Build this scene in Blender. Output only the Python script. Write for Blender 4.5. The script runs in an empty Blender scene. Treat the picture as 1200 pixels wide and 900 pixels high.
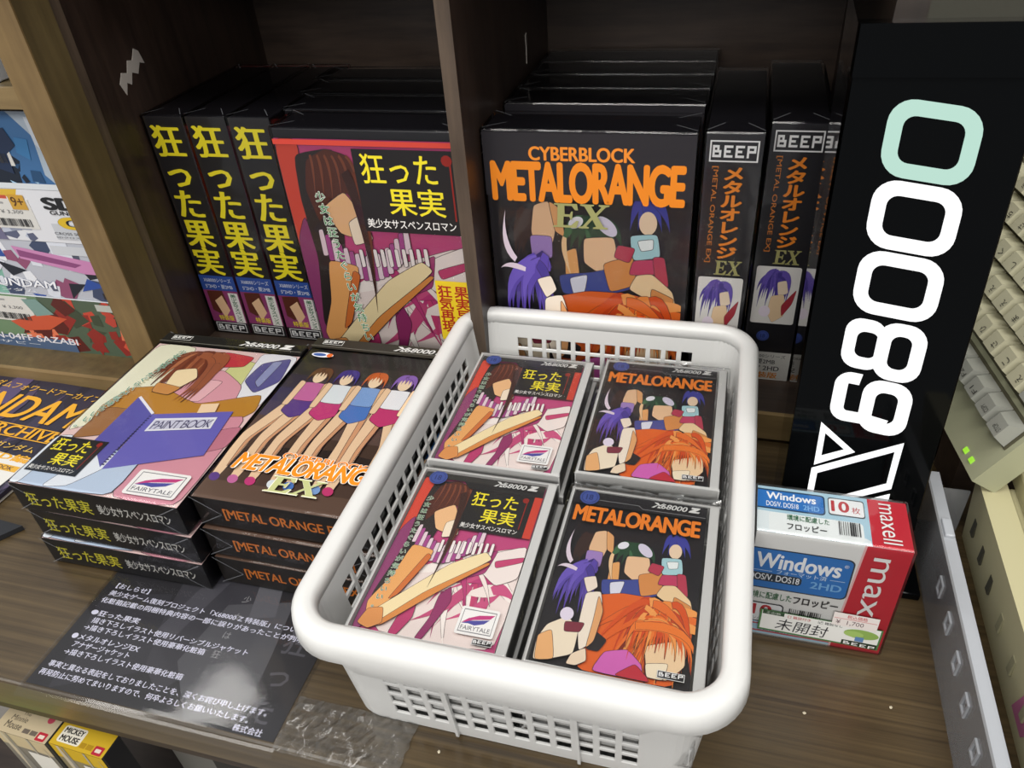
import bpy, bmesh, math, random
from mathutils import Vector, Matrix
random.seed(7)
C = bpy.context.scene.collection
S = bpy.context.scene
# ------------------------------------------------------------------ camera, world, light, exposure
cam = bpy.data.objects.new('camera', bpy.data.cameras.new('camera'))
C.objects.link(cam)
R0 = Vector((0.9632662, 0.25946633, -0.06924924)); R1 = Vector((0.10121468, -0.58962165, -0.80131261)); R2 = Vector((-0.24874449, 0.76486831, -0.59422441))
mw = Matrix.Identity(4)
for i in range(3):
    mw[i][0] = R0[i]; mw[i][1] = -R1[i]; mw[i][2] = -R2[i]
mw[2][3] = 0.45
cam.matrix_world = mw
cam.data.sensor_width = 36; cam.data.lens = 901 / 1200 * 36; cam.data.clip_start = 0.01
S.camera = cam
S.view_settings.view_transform = 'Standard'; S.view_settings.look = 'None'
S.view_settings.gamma = 1; S.view_settings.use_curve_mapping = False
S.view_settings.exposure = 0.0
S.cycles.transparent_max_bounces = 32; S.cycles.max_bounces = 10
S.cycles.caustics_reflective = False; S.cycles.caustics_refractive = False
w = bpy.data.worlds.new('world'); S.world = w; w.use_nodes = True
w.node_tree.nodes['Background'].inputs[0].default_value = (0.95, 0.97, 1.0, 1)
w.node_tree.nodes['Background'].inputs[1].default_value = 0.38
def area(name, loc, sx, sy, power, aim, col=(1, .97, .92)):
    l = bpy.data.lights.new(name, 'AREA'); l.shape = 'RECTANGLE'; l.size = sx; l.size_y = sy; l.energy = power; l.color = col
    o = bpy.data.objects.new(name, l); C.objects.link(o); o.location = loc
    o.rotation_euler = (Vector(aim) - Vector(loc)).to_track_quat('-Z', 'Y').to_euler()
    return o
area('ceiling_or_fill_lamp', (-0.2, -0.55, 2.4), 2.6, 0.5, 40, (-0.2, 0.3, 0))
area('ceiling_or_fill_lamp', (-0.1, -2.3, 1.9), 2.6, 0.6, 56, (-0.1, 0.5, 0.12))  # added low front fill that brightens the upright box faces
area('ceiling_or_fill_lamp', (-2.0, .72, 2.4), 1.6, 0.2, 8, (-0.6, 0.3, 0))
area('ceiling_or_fill_lamp', (0.9, 0.2, 2.4), 0.3, 1.6, 13, (0.2, 0.4, 0))
area('ceiling_or_fill_lamp', (-1.9, -0.3, 2.4), 0.4, 1.6, 13, (-0.5, 0.4, 0))

# ------------------------------------------------------------------ materials
MATS = {}
def lin(h):
    h = h.lstrip('#'); out = []
    for i in (0, 2, 4):
        c = int(h[i:i+2], 16) / 255
        out.append(c / 12.92 if c <= .04045 else ((c + .055) / 1.055) ** 2.4)
    return (*out, 1)
def mat(name, col='#808080', rough=.5, **k):
    if name in MATS: return MATS[name]
    m = bpy.data.materials.new(name); m.use_nodes = True
    b = m.node_tree.nodes['Principled BSDF']
    b.inputs['Base Color'].default_value = lin(col); b.inputs['Roughness'].default_value = rough
    for a, v in k.items():
        b.inputs[a].default_value = v
    MATS[name] = m; return m
def ink(h):                                  # printed ink of one colour
    return mat('ink_' + h.lstrip('#'), h, .42)
def glow(name, h, s):
    m = mat(name, '#3a3a3a', .4); b = m.node_tree.nodes['Principled BSDF']
    b.inputs['Emission Color'].default_value = lin(h); b.inputs['Emission Strength'].default_value = s
    return m
def wood(name, c1, c2, stretch, rough=.45, scale=9, coat=0.0, bump=.15, c3=None):
    if name in MATS: return MATS[name]
    m = mat(name, c1, rough); nt = m.node_tree; b = nt.nodes['Principled BSDF']
    tc = nt.nodes.new('ShaderNodeTexCoord'); mp = nt.nodes.new('ShaderNodeMapping'); mp.inputs['Scale'].default_value = stretch
    n1 = nt.nodes.new('ShaderNodeTexNoise'); n1.inputs['Scale'].default_value = scale; n1.inputs['Detail'].default_value = 8; n1.inputs['Roughness'].default_value = .62
    cr = nt.nodes.new('ShaderNodeValToRGB'); e = cr.color_ramp.elements
    e[0].position = .32; e[0].color = lin(c1); e[1].position = .7; e[1].color = lin(c2)
    nt.links.new(tc.outputs['Object'], mp.inputs[0]); nt.links.new(mp.outputs[0], n1.inputs[0]); nt.links.new(n1.outputs[0], cr.inputs[0])
    n2 = nt.nodes.new('ShaderNodeTexNoise'); n2.inputs['Scale'].default_value = 14; n2.inputs['Detail'].default_value = 5
    nt.links.new(tc.outputs['Object'], n2.inputs[0])
    mx = nt.nodes.new('ShaderNodeMix'); mx.data_type = 'RGBA'; mx.blend_type = 'MULTIPLY'; mx.inputs[0].default_value = .55
    c2r = nt.nodes.new('ShaderNodeValToRGB'); f = c2r.color_ramp.elements; f[0].position = .35; f[0].color = (.62, .6, .58, 1); f[1].position = .62; f[1].color = (1, 1, 1, 1)
    nt.links.new(n2.outputs[0], c2r.inputs[0]); nt.links.new(cr.outputs[0], mx.inputs[6]); nt.links.new(c2r.outputs[0], mx.inputs[7])
    nt.links.new(mx.outputs[2], b.inputs['Base Color'])
    rr = nt.nodes.new('ShaderNodeMapRange'); rr.inputs[3].default_value = rough - .1; rr.inputs[4].default_value = rough + .14
    nt.links.new(n2.outputs[0], rr.inputs[0]); nt.links.new(rr.outputs[0], b.inputs['Roughness'])
    bp = nt.nodes.new('ShaderNodeBump'); bp.inputs['Strength'].default_value = bump; bp.inputs['Distance'].default_value = .001
    nt.links.new(n1.outputs[0], bp.inputs['Height']); nt.links.new(bp.outputs[0], b.inputs['Normal'])
    b.inputs['Coat Weight'].default_value = coat; b.inputs['Coat Roughness'].default_value = .18
    return m
def bumpy(m, scale, strength, dist=.001, detail=3, stretch=(1, 1, 1)):
    nt = m.node_tree
    tc = nt.nodes.new('ShaderNodeTexCoord'); mp = nt.nodes.new('ShaderNodeMapping'); mp.inputs['Scale'].default_value = stretch
    n = nt.nodes.new('ShaderNodeTexNoise'); n.inputs['Scale'].default_value = scale; n.inputs['Detail'].default_value = detail
    bp = nt.nodes.new('ShaderNodeBump'); bp.inputs['Strength'].default_value = strength; bp.inputs['Distance'].default_value = dist
    nt.links.new(tc.outputs['Object'], mp.inputs[0]); nt.links.new(mp.outputs[0], n.inputs[0]); nt.links.new(n.outputs[0], bp.inputs['Height'])
    return bp.outputs[0]
def film(name, tint='#ffffff', rough=.12, base=.02, bump=.5, scale=26, milk=0.0, milk_col='#d8dad8', grow=1.0):
    # clear plastic: transparent, a fresnel gloss and a little milkiness
    if name in MATS: return MATS[name]
    m = bpy.data.materials.new(name); m.use_nodes = True; nt = m.node_tree; nt.nodes.clear()
    out = nt.nodes.new('ShaderNodeOutputMaterial'); t = nt.nodes.new('ShaderNodeBsdfTransparent'); t.inputs[0].default_value = lin(tint)
    g = nt.nodes.new('ShaderNodeBsdfGlossy'); g.inputs['Roughness'].default_value = rough
    fr = nt.nodes.new('ShaderNodeFresnel'); fr.inputs[0].default_value = 1.46
    nrm = bumpy(m, scale, bump, .002, 4, (1, 1, 1.7))
    nt.links.new(nrm, g.inputs['Normal']); nt.links.new(nrm, fr.inputs['Normal'])
    a = nt.nodes.new('ShaderNodeMath'); a.operation = 'MULTIPLY_ADD'; a.inputs[1].default_value = grow; a.inputs[2].default_value = base; a.use_clamp = True
    nt.links.new(fr.outputs[0], a.inputs[0])
    body = t.outputs[0]
    if milk:
        d = nt.nodes.new('ShaderNodeBsdfDiffuse'); d.inputs[0].default_value = lin(milk_col)
        mm = nt.nodes.new('ShaderNodeMixShader'); mm.inputs[0].default_value = milk
        nt.links.new(body, mm.inputs[1]); nt.links.new(d.outputs[0], mm.inputs[2]); body = mm.outputs[0]
    mx = nt.nodes.new('ShaderNodeMixShader')
    nt.links.new(a.outputs[0], mx.inputs[0]); nt.links.new(body, mx.inputs[1]); nt.links.new(g.outputs[0], mx.inputs[2])
    nt.links.new(mx.outputs[0], out.inputs[0])
    MATS[name] = m; return m
WRAP = film('shrink_wrap', rough=.08, base=.004, bump=.4, scale=20, grow=.75)
CASEPL = film('clear_case_plastic', '#ffffff', .08, .0, .05, 8, milk=.02, milk_col='#dcdcda', grow=.7)
CASESIDE = film('case_side_plastic', '#f8f8f8', .1, .02, .05, 8, milk=.7, milk_col='#f0f0ee')
SLEEVE = film('loose_sleeve_film', rough=.08, base=.0, bump=.45, scale=26, grow=.6)
FLAP = film('sleeve_flap_film', rough=.1, base=.06, bump=.9, scale=60, milk=.12)
ACRYL = film('clear_acrylic', '#f2f8f6', .03, .03, .03, 6, grow=1.6)
TRAYPL = film('clear_tray_plastic', '#f0f3f6', .15, .03, .05, 12, milk=.24, milk_col='#f2f4f8')
TRAYED = film('clear_tray_ribs', '#f4f6f8', .12, .04, .05, 12, milk=.5, milk_col='#dfe3ea')
LAMI = film('laminate_film', rough=.07, base=.01, bump=.1, scale=14)
TAPE = film('crinkled_tape', rough=.14, base=.04, bump=1.0, scale=70, milk=.05)
TABLE = wood('table_wood', '#392d1c', '#5e4e34', (.5, 34, 14), .3, 8, .35, .1)
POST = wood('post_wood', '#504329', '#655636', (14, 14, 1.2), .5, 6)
POSTF = wood('post_lit_front_wood', '#705a38', '#876f47', (14, 14, 1.2), .5, 6)  # post wood again, with the front light put into a lighter tone
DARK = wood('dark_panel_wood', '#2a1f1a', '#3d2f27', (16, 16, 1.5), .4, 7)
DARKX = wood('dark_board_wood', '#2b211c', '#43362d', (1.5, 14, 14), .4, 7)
EDGEW = wood('lighter_edge_wood', '#463a30', '#5d4e40', (18, 18, 1.2), .5, 8)  # panel edges, a lighter brown than the panel sides
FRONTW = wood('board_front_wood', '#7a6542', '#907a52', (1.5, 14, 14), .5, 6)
WPLAS = mat('white_basket_plastic', '#dadad8', .3)
b_ = WPLAS.node_tree.nodes['Principled BSDF']; b_.inputs['Subsurface Weight'].default_value = .25; b_.inputs['Subsurface Radius'].default_value = (.004, .004, .004); b_.inputs['Subsurface Scale'].default_value = .5
BLK = mat('black_carton', '#141318', .35)
BGLOSS = mat('black_acrylic', '#050607', .06, **{'Specular IOR Level': .12})
BEIGE = mat('beige_plastic', '#b9b38e', .45)
KBASE = mat('keyboard_shell', '#a6a78a', .42)
KEYW = mat('keycap_cream', '#bdb99d', .4)
KEYG = mat('keycap_grey', '#97988f', .4)
PAPER = mat('white_paper', '#d6d4cf', .6)

# ------------------------------------------------------------------ mesh helpers
class MB:
    def __init__(s): s.v = []; s.f = []; s.m = []; s.ms = []
    def mi(s, m):
        if m not in s.ms: s.ms.append(m)
        return s.ms.index(m)
    def add(s, vs, fs, m):
        o = len(s.v); s.v += [tuple(p) for p in vs]; k = s.mi(m)
        for f in fs: s.f.append([i + o for i in f]); s.m.append(k)
    def box(s, lo, hi, m):
        x0, y0, z0 = lo; x1, y1, z1 = hi
        s.add([(x0,y0,z0),(x1,y0,z0),(x1,y1,z0),(x0,y1,z0),(x0,y0,z1),(x1,y0,z1),(x1,y1,z1),(x0,y1,z1)],
              [(3,2,1,0),(4,5,6,7),(0,1,5,4),(1,2,6,5),(2,3,7,6),(3,0,4,7)], m)
    def bbox(s, lo, hi, r, m, seg=2):
        bm = bmesh.new(); bmesh.ops.create_cube(bm, size=1)
        for v in bm.verts:
            v.co = Vector([(lo[i] + hi[i]) / 2 + v.co[i] * (hi[i] - lo[i]) for i in range(3)])
        bmesh.ops.bevel(bm, geom=bm.edges[:], offset=r, segments=seg, profile=.5, affect='EDGES')
        s.bm(bm, m)
    def bm(s, bm, m):
        bm.verts.index_update(); s.add([v.co[:] for v in bm.verts], [[v.index for v in f.verts] for f in bm.faces], m); bm.free()
    def prism(s, pts, axis_map, d0, d1, m):           # extrude a 2-D outline; axis_map(p, d) -> xyz
        n = len(pts)
        s.add([axis_map(p, d0) for p in pts] + [axis_map(p, d1) for p in pts],
              [list(range(n))[::-1], list(range(n, 2*n))] + [(i, (i+1) % n, n + (i+1) % n, n + i) for i in range(n)], m)
    def build(s, name, parent=None, smooth=False):
        me = bpy.data.meshes.new(name); me.from_pydata(s.v, [], s.f); me.update()
        for m in s.ms: me.materials.append(m)
        me.polygons.foreach_set('material_index', s.m)
        if smooth: me.polygons.foreach_set('use_smooth', [True] * len(s.f))
        o = bpy.data.objects.new(name, me); C.objects.link(o)
        if parent: o.parent = parent
        return o
def tag(o, label=None, cat=None, group=None, kind=None):
    if label: o['label'] = label
    if cat: o['category'] = cat
    if group: o['group'] = group
    if kind: o['kind'] = kind
    return o
def thing(name, label, cat, loc=(0, 0, 0), rz=0, group=None):
    o = bpy.data.objects.new(name, None); C.objects.link(o); o.empty_display_size = .02
    o.location = loc; o.rotation_euler = (0, 0, rz)
    return tag(o, label, cat, group)
def dup(root, loc, rz, label, group=None):
    r = root.copy(); C.objects.link(r); r.location = loc; r.rotation_euler = (0, 0, rz)
    r['label'] = label
    if group: r['group'] = group
    for ch in list(root.children):
        c = ch.copy(); C.objects.link(c); c.parent = r
        for g in ch.children:
            d = g.copy(); C.objects.link(d); d.parent = c
    return r
def move(o, loc, rz=0):
    o.location = loc; o.rotation_euler = (0, 0, rz)

# ------------------------------------------------------------------ lettering and print
GLY = {}
def glyphs(s, bold=0.0, shear=0.0, spacing=1.0):
    bold = 0; k = (s, bold, shear, spacing)
    if k in GLY: return GLY[k]
    cu = bpy.data.curves.new('t', 'FONT'); cu.body = s; cu.size = 1; cu.resolution_u = 5 if s.isascii() else 2; cu.offset = 0; cu.shear = shear; cu.space_character = spacing
    cu.fill_mode = 'FRONT'
    o = bpy.data.objects.new('t', cu); C.objects.link(o)
    dg = bpy.context.evaluated_depsgraph_get(); dg.update()
    me = o.evaluated_get(dg).to_mesh()
    vs = [(v.co.x, v.co.y) for v in me.vertices]; fs = [list(p.vertices) for p in me.polygons]
    o.evaluated_get(dg).to_mesh_clear()
    bpy.data.objects.remove(o); bpy.data.curves.remove(cu)
    if not vs: vs = [(0, 0), (1, 0), (1, 1)]; fs = []
    xs = [p[0] for p in vs]; ys = [p[1] for p in vs]
    GLY[k] = (vs, fs, (min(xs), min(ys), max(xs), max(ys)))
    return GLY[k]
def clip(pts):
    def cut(P, ins, inter):
        out = []
        for i in range(len(P)):
            a, b = P[i - 1], P[i]
            if ins(b):
                if not ins(a): out.append(inter(a, b))
                out.append(b)
            elif ins(a): out.append(inter(a, b))
        return out
    for ax, lim, sg in ((0, 0, 1), (0, 1, -1), (1, 0, 1), (1, 1, -1)):
        if not pts: return []
        def inter(a, b, ax=ax, lim=lim):
            t = (lim - a[ax]) / ((b[ax] - a[ax]) or 1e-9); return tuple(a[j] + (b[j] - a[j]) * t for j in (0, 1))
        pts = cut(pts, lambda p: sg * (p[ax] - lim) >= -1e-9, inter)
    return pts
PIX = {'B': ['1110', '1010', '1111', '1001', '1111'], 'E': ['1111', '1000', '1110', '1000', '1111'], 'P': ['1111', '1001', '1111', '1000', '1000']}
class Art:
    """flat print on a face: O top-left corner, U to the right, V down (unit vectors), size w x h; pictures in 0..1"""
    def __init__(s, O, U, V, w, h, step=1.5e-5, base=1.2e-4):
        s.O = Vector(O); s.U = Vector(U) * w; s.V = Vector(V) * h; s.N = Vector(V).cross(Vector(U)).normalized()
        s.w = w; s.h = h; s.k = base; s.step = step; s.mb = MB(); s.win = (0, 0, 1, 1); s.soft = False
    def P(s, u, v):
        a, b, c, d = s.win; u = a + u * (c - a); v = b + v * (d - b)
        return s.O + s.U * u + s.V * v + s.N * s.k
    def poly(s, pts, col, hard=False):
        pts = [tuple(p) for p in pts]
        if s.soft and not hard:                          # round the outline off and edge it with a thin printed line
            for cf in (.1, .22):
                q = []
                for i in range(len(pts)):
                    a, b = pts[i - 1], pts[i]; q += [(a[0] * (1 - cf) + b[0] * cf, a[1] * (1 - cf) + b[1] * cf), (a[0] * cf + b[0] * (1 - cf), a[1] * cf + b[1] * (1 - cf))]
                pts = q
            s.lines(pts)
        pts = clip(pts)
        if len(pts) < 3: return
        A = sum(pts[i-1][0] * pts[i][1] - pts[i][0] * pts[i-1][1] for i in range(len(pts)))
        if A > 0: pts = pts[::-1]
        s.k += s.step
        s.mb.add([s.P(*p) for p in pts], [list(range(len(pts)))], ink(col) if isinstance(col, str) else col)
    def lines(s, pts, wd=.0032, col='#33222a'):
        s.k += s.step; asp = s.w * (s.win[2] - s.win[0]) / (s.h * (s.win[3] - s.win[1]))
        for i in range(len(pts)):
            a, b = pts[i - 1], pts[i]; dx, dy = b[0] - a[0], (b[1] - a[1]) / asp; q = math.hypot(dx, dy)
            if q < 1e-6 or not all(0 <= c <= 1 for c in a + b): continue
            nx, ny = -dy / q * wd, dx / q * wd * asp
            s.mb.add([s.P(a[0] + nx, a[1] + ny), s.P(b[0] + nx, b[1] + ny), s.P(b[0] - nx, b[1] - ny), s.P(a[0] - nx, a[1] - ny)], [(0, 1, 2, 3)], ink(col))
    def rect(s, u0, v0, u1, v1, col): s.poly([(u0, v0), (u1, v0), (u1, v1), (u0, v1)], col, True)
    def rrect(s, u0, v0, u1, v1, r, col):
        asp = (s.w * (s.win[2] - s.win[0])) / (s.h * (s.win[3] - s.win[1])); rv = r * asp; P = []
        for cx, cy, a0 in ((u1 - r, v0 + rv, -90), (u1 - r, v1 - rv, 0), (u0 + r, v1 - rv, 90), (u0 + r, v0 + rv, 180)):
            for i in range(5):
                a = math.radians(a0 + i * 22.5); P.append((cx + r * math.cos(a), cy + rv * math.sin(a)))
        s.poly(P, col, True)
    def ell(s, cu, cv, ru, rv, col, rot=0, n=20):
        c, d = math.cos(rot), math.sin(rot); P = []
        for i in range(n):
            a = 2 * math.pi * i / n; x = ru * math.cos(a); y = rv * math.sin(a); P.append((cu + x * c - y * d, cv + x * d + y * c))
        s.poly(P, col, True)
    def strand(s, p0, p1, p2, wd, col, n=8, w0=.25):     # tapered curl
        L, Rr = [], []
        for i in range(n + 1):
            t = i / n; x = (1-t)**2 * p0[0] + 2*t*(1-t) * p1[0] + t*t * p2[0]; y = (1-t)**2 * p0[1] + 2*t*(1-t) * p1[1] + t*t * p2[1]
            dx = 2*(1-t)*(p1[0]-p0[0]) + 2*t*(p2[0]-p1[0]); dy = 2*(1-t)*(p1[1]-p0[1]) + 2*t*(p2[1]-p1[1]); q = math.hypot(dx, dy) or 1
            ww = wd * (w0 + (1 - w0) * math.sin(math.pi * min(1, t * .75 + .25))) * (1 - t ** 3 * .95)
            L.append((x - dy / q * ww, y + dx / q * ww)); Rr.append((x + dy / q * ww, y - dx / q * ww))
        if s.soft and len(s.mb.f) % 3 == 0: s.lines(L + Rr[::-1], .0022)
        s.poly(L + Rr[::-1], col, True)
    def text(s, t, u0, v0, u1, v1, col, bold=0.0, shear=0.0, spacing=1.0, skew=0.0, keep=False, outline=None, ow=.03):
        if outline: s.text(t, u0 - .002, v0 - .002, u1 + .002, v1 + .002, outline, bold + ow, shear, spacing, skew, keep)
        e = max(0, bold); vs, fs, (a, b, c, d) = glyphs(t, 0, shear, spacing); a -= e; b -= e * .6; c += e; d += e * .6
        sx = (u1 - u0) / max(c - a, 1e-6); sy = (v1 - v0) / max(d - b, 1e-6)
        for ox, oy in ([(0, 0)] if e == 0 else [(-1, 0), (1, 0), (0, -.6), (0, .6)] if e < .016 else [(0, 0), (-1, 0), (1, 0), (0, -.6), (0, .6), (-.7, -.42), (.7, .42), (-.7, .42), (.7, -.42), (.5, 0), (-.5, 0)]):
            s.k += s.step * .5
            s.mb.add([s.P(u0 + (x + ox * e - a) * sx, v1 - (y + oy * e - b) * sy + skew * (x - a) * sx) for x, y in vs], fs, ink(col) if isinstance(col, str) else col)
    def vtext(s, t, uc, v0, v1, em, col, bold=0.0, slant=0.0, shear=0.0):   # vertical writing, one cell per character
        s.k += s.step * 4; n = len(t); cell = (v1 - v0) / n
        asp = (s.w * (s.win[2] - s.win[0])) / (s.h * (s.win[3] - s.win[1]))
        s.k += s.step
        for i, ch in enumerate(t):
            vs, fs, bb = glyphs(ch, 0, shear); e = max(0, bold)
            cy = v0 + cell * (i + .5); cx = uc + slant * i; emv = min(em * asp, cell * 1.08)
            k0 = s.k
            for ox, oy in ([(0, 0)] if e == 0 else [(-1, 0), (1, 0), (0, -1), (0, 1)] if e < .016 else [(0, 0), (-1, 0), (1, 0), (0, -1), (0, 1), (-.7, -.7), (.7, .7), (-.7, .7), (.7, -.7)]):
                P = []; s.k += s.step * .3
                for x, y in vs:
                    X, Y = (x + ox * e - .5), (y + oy * e - .38)
                    if ch in 'ー【】[]…': X, Y = Y, -X
                    P.append(s.P(cx + X * em, cy - Y * emv))
                s.mb.add(P, fs, ink(col) if isinstance(col, str) else col)
            s.k = k0
    def rtext(s, t, u0, v0, u1, v1, col, bold=0.0, shear=0.0, cw=True):        # text turned a quarter turn
        vs, fs, (a, b, c, d) = glyphs(t, bold, shear)
        s.k += s.step; P = []
        for x, y in vs:
            f = (x - a) / max(c - a, 1e-6); g = (y - b) / max(d - b, 1e-6)
            P.append(s.P(u0 + g * (u1 - u0), v0 + f * (v1 - v0)) if cw else s.P(u1 - g * (u1 - u0), v1 - f * (v1 - v0)))
        s.mb.add(P, fs, ink(col) if isinstance(col, str) else col)
    def beep(s, u0, v0, u1, v1, col='#f2f2f2', bg=None, frame=True):
        if bg: s.rect(u0, v0, u1, v1, bg)
        if frame:
            t = (v1 - v0) * .07; tu = t * s.h * (s.win[3]-s.win[1]) / (s.w * (s.win[2]-s.win[0]))
            for r in ((u0, v0, u1, v0 + t), (u0, v1 - t, u1, v1), (u0, v0 + t, u0 + tu, v1 - t), (u1 - tu, v0 + t, u1, v1 - t)): s.rect(*r, col)
        pu = (u1 - u0) * .06; pv = (v1 - v0) * .22; cw = ((u1 - u0) - 2 * pu) / 19.6; rh = ((v1 - v0) - 2 * pv) / 5
        for i, ch in enumerate('BEEP'):
            for r, row in enumerate(PIX[ch]):
                for c, x in enumerate(row):
                    if x == '1':
                        a = u0 + pu + (i * 5.2 + c) * cw; b = v0 + pv + r * rh; s.rect(a, b, a + cw * 1.02, b + rh * 1.02, col)
    def xlogo(s, u0, v0, u1, v1, col='#d8d8d6', z=True):
        W_ = u1 - u0; H_ = v1 - v0
        def q(P): s.poly([(u0 + x * W_, v0 + y * H_) for x, y in P], col, True)
        q([(.05, 0), (.13, 0), (.19, .5), (.14, .52)]); q([(.16, .5), (.24, .0), (.27, .0), (.18, .62)]); q([(0, 1), (.1, .5), (.13, .5), (.06, 1)]); q([(.12, 1), (.15, .62), (.2, .9), (.19, 1)])
        s.text('68000', u0 + .2 * W_, v0 + .1 * H_, u0 + (.74 if z else 1) * W_, v1, col, .02, .25)
        if z:
            q([(.83, .0), (1, .0), (.98, .28), (.9, .7), (.99, .7), (.97, 1), (.76, 1), (.78, .72), (.87, .3), (.81, .3)])
    def swoosh(s, u0, v0, u1, v1):                       # white sticker with a winged mark
        s.rrect(u0, v0, u1, v1, (u1-u0) * .06, '#f4f2f0'); W_ = u1 - u0; H_ = v1 - v0
        q = lambda P, c: s.poly([(u0 + x * W_, v0 + y * H_) for x, y in P], c, True)
        for r in ((.07, .09, .93, .12), (.07, .88, .93, .91), (.07, .12, .085, .88), (.915, .12, .93, .88)):
            s.rect(u0 + r[0]*W_, v0 + r[1]*H_, u0 + r[2]*W_, v0 + r[3]*H_, '#77777c')
        q([(.1, .6), (.25, .42), (.5, .27), (.9, .18), (.8, .34), (.6, .4), (.38, .46), (.2, .56)], '#c2377c')
        q([(.1, .62), (.3, .5), (.55, .44), (.8, .37), (.68, .54), (.45, .64), (.28, .6)], '#4a4a9c')
        s.text('FAIRYTALE', u0 + .12*W_, v0 + .68*H_, u0 + .88*W_, v0 + .83*H_, '#55555e')
    def age(s, cu, cv, ru):                              # round blue age badge
        rv = ru * (s.w * (s.win[2]-s.win[0])) / (s.h * (s.win[3]-s.win[1]))
        s.ell(cu, cv, ru, rv, '#3d4f94', n=28); s.ell(cu, cv, ru * .82, rv * .82, '#2f3c78', n=28); s.ell(cu, cv, ru * .74, rv * .74, '#40539c', n=28)
        s.text('18', cu - ru * .36, cv - rv * .38, cu + ru * .36, cv + rv * .38, '#28346c', .02)
    def done(s, name, parent): return s.mb.build(name, parent)

def title_block(a, u0, v0, u1, v1, drip=True):
    a.rect(u0, v0, u1, v1, '#1b191a'); W_ = u1 - u0; H_ = v1 - v0
    a.text('狂った', u0 + .06*W_, v0 + .05*H_, u0 + .78*W_, v0 + .40*H_, '#f3e22a', .012)
    a.text('果実', u0 + .28*W_, v0 + .44*H_, u0 + .82*W_, v0 + .78*H_, '#f3e22a', .012)
    a.text('美少女サスペンスロマン', u0 + .03*W_, v0 + .83*H_, u0 + .9*W_, v0 + .95*H_, '#f4f2ee', .012)
    if drip:
        a.ell(u0 + .88*W_, v0 + .11*H_, .05*W_, .065*H_, '#8e2018', n=10); a.rect(u0 + .9*W_, v0 + .1*H_, u0 + .915*W_, v0 + .82*H_, '#8e2018')
def art_fabric(a, block=(.43, .085, .94, .365)):
    """plain stand-in cover: swirls of pink pleats, brown sweeps and tan bands"""
    a.rect(0, 0, 1, 1, '#bb4478'); a.soft = True
    rnd = random.Random(3)
    a.poly([(.3, .62), (.6, .5), (1, .4), (1, 1), (.12, 1)], '#ecdcd7')
    for i in range(30):                                  # folds of cloth
        t = rnd.random(); x0 = .62 + rnd.uniform(-.2, .3); y0 = .5 + rnd.uniform(0, .22); an = rnd.uniform(.05, .95) * math.pi; L_ = rnd.uniform(.2, .5)
        x2 = x0 - L_ * math.cos(an) * .9; y2 = y0 + L_ * math.sin(an) * .9
        if x2 < .18: continue
        a.strand((x0, y0), ((x0 + x2) / 2 + rnd.uniform(-.1, .1), (y0 + y2) / 2 + rnd.uniform(-.08, .04)), (x2, y2), rnd.uniform(.012, .04), rnd.choice(['#c04a78', '#c2406f', '#a03a6c', '#c8507f', '#f6ece6', '#f3e4de', '#b83a74', '#f6ece6']))
    a.poly([(.5, .76), (.56, .7), (.6, .78), (.5, 1), (.45, 1), (.5, .88)], '#8f2f63'); a.poly([(.3, .8), (.36, .78), (.38, .9), (.32, 1), (.26, 1)], '#b8386c')
    a.poly([(.78, .47), (1, .40), (1, .6), (.86, .66), (.7, .58)], '#f0e3de'); a.poly([(.8, .52), (1, .47), (1, .5), (.82, .56)], '#c2406f'); a.poly([(.7, .5), (.8, .45), (.76, .6), (.64, .64)], '#a33a70')
    a.poly([(0, 0), (.14, 0), (.05, .5), (0, .7)], '#d24634')
    a.poly([(0, .42), (.08, .3), (.12, .8), (.06, 1), (0, 1)], '#8a3a6a')
    a.poly([(.1, .06), (.34, .03), (.28, .42), (.2, .72), (.1, .92), (.03, .82), (.1, .5), (.08, .24)], '#2a2321')
    a.poly([(.12, .2), (.16, .08), (.28, .035), (.4, .06), (.46, .18), (.44, .34), (.36, .2), (.24, .24), (.16, .34)], '#54281b')
    for i in range(6): a.strand((.19 + .04*i, .06), (.2 + .05*i, .1), (.16 + .05*i, .26), .008, '#7c4129')
    a.poly([(.2, .27), (.34, .2), (.42, .3), (.38, .4), (.27, .38)], '#eebb88'); a.poly([(.33, .33), (.42, .29), (.46, .4), (.34, .43)], '#f6e4cb')
    for i in range(17):                                  # pleated collar
        t = i / 16; u = .14 + .5*t; v = .42 + .13*math.sin(t*3.0) - .05*t
        a.poly([(u, v - .05), (u + .026, v - .055), (u + .03, v + .06), (u - .004, v + .065)], '#a5478a' if i % 2 else '#e6cfd8')
    for i in range(10):
        t = i / 9; u = .36 + .38*t; v = .445 - .02*t
        a.poly([(u, v), (u + .02, v), (u + .024, v + .075), (u + .002, v + .08)], '#f5ebe8')
    a.poly([(.16, .5), (.34, .52), (.3, .64), (.18, .84), (.06, .93), (.03, .86), (.12, .7)], '#e9a763'); a.poly([(.3, .54), (.34, .56), (.22, .8), (.16, .84)], '#cf6f33')
    a.poly([(.72, .48), (.78, .52), (.6, .64), (.32, .84), (.14, .97), (.06, .94), (.3, .74), (.5, .58)], '#f4dfae'); a.poly([(.76, .54), (.78, .55), (.5, .74), (.2, .97), (.14, .98), (.4, .76)], '#d98a45')
    a.poly([(.06, .9), (.16, .88), (.2, .96), (.12, 1), (.03, .98)], '#dc9252')
    a.strand((.37, .12), (.46, .3), (.4, .74), .03, '#3a1d16'); a.strand((.42, .12), (.47, .32), (.42, .6), .012, '#5d2c1c')
    a.soft = False
    title_block(a, *block)
    a.rect(block[2], .07, 1, block[3], '#c8402f')
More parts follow.
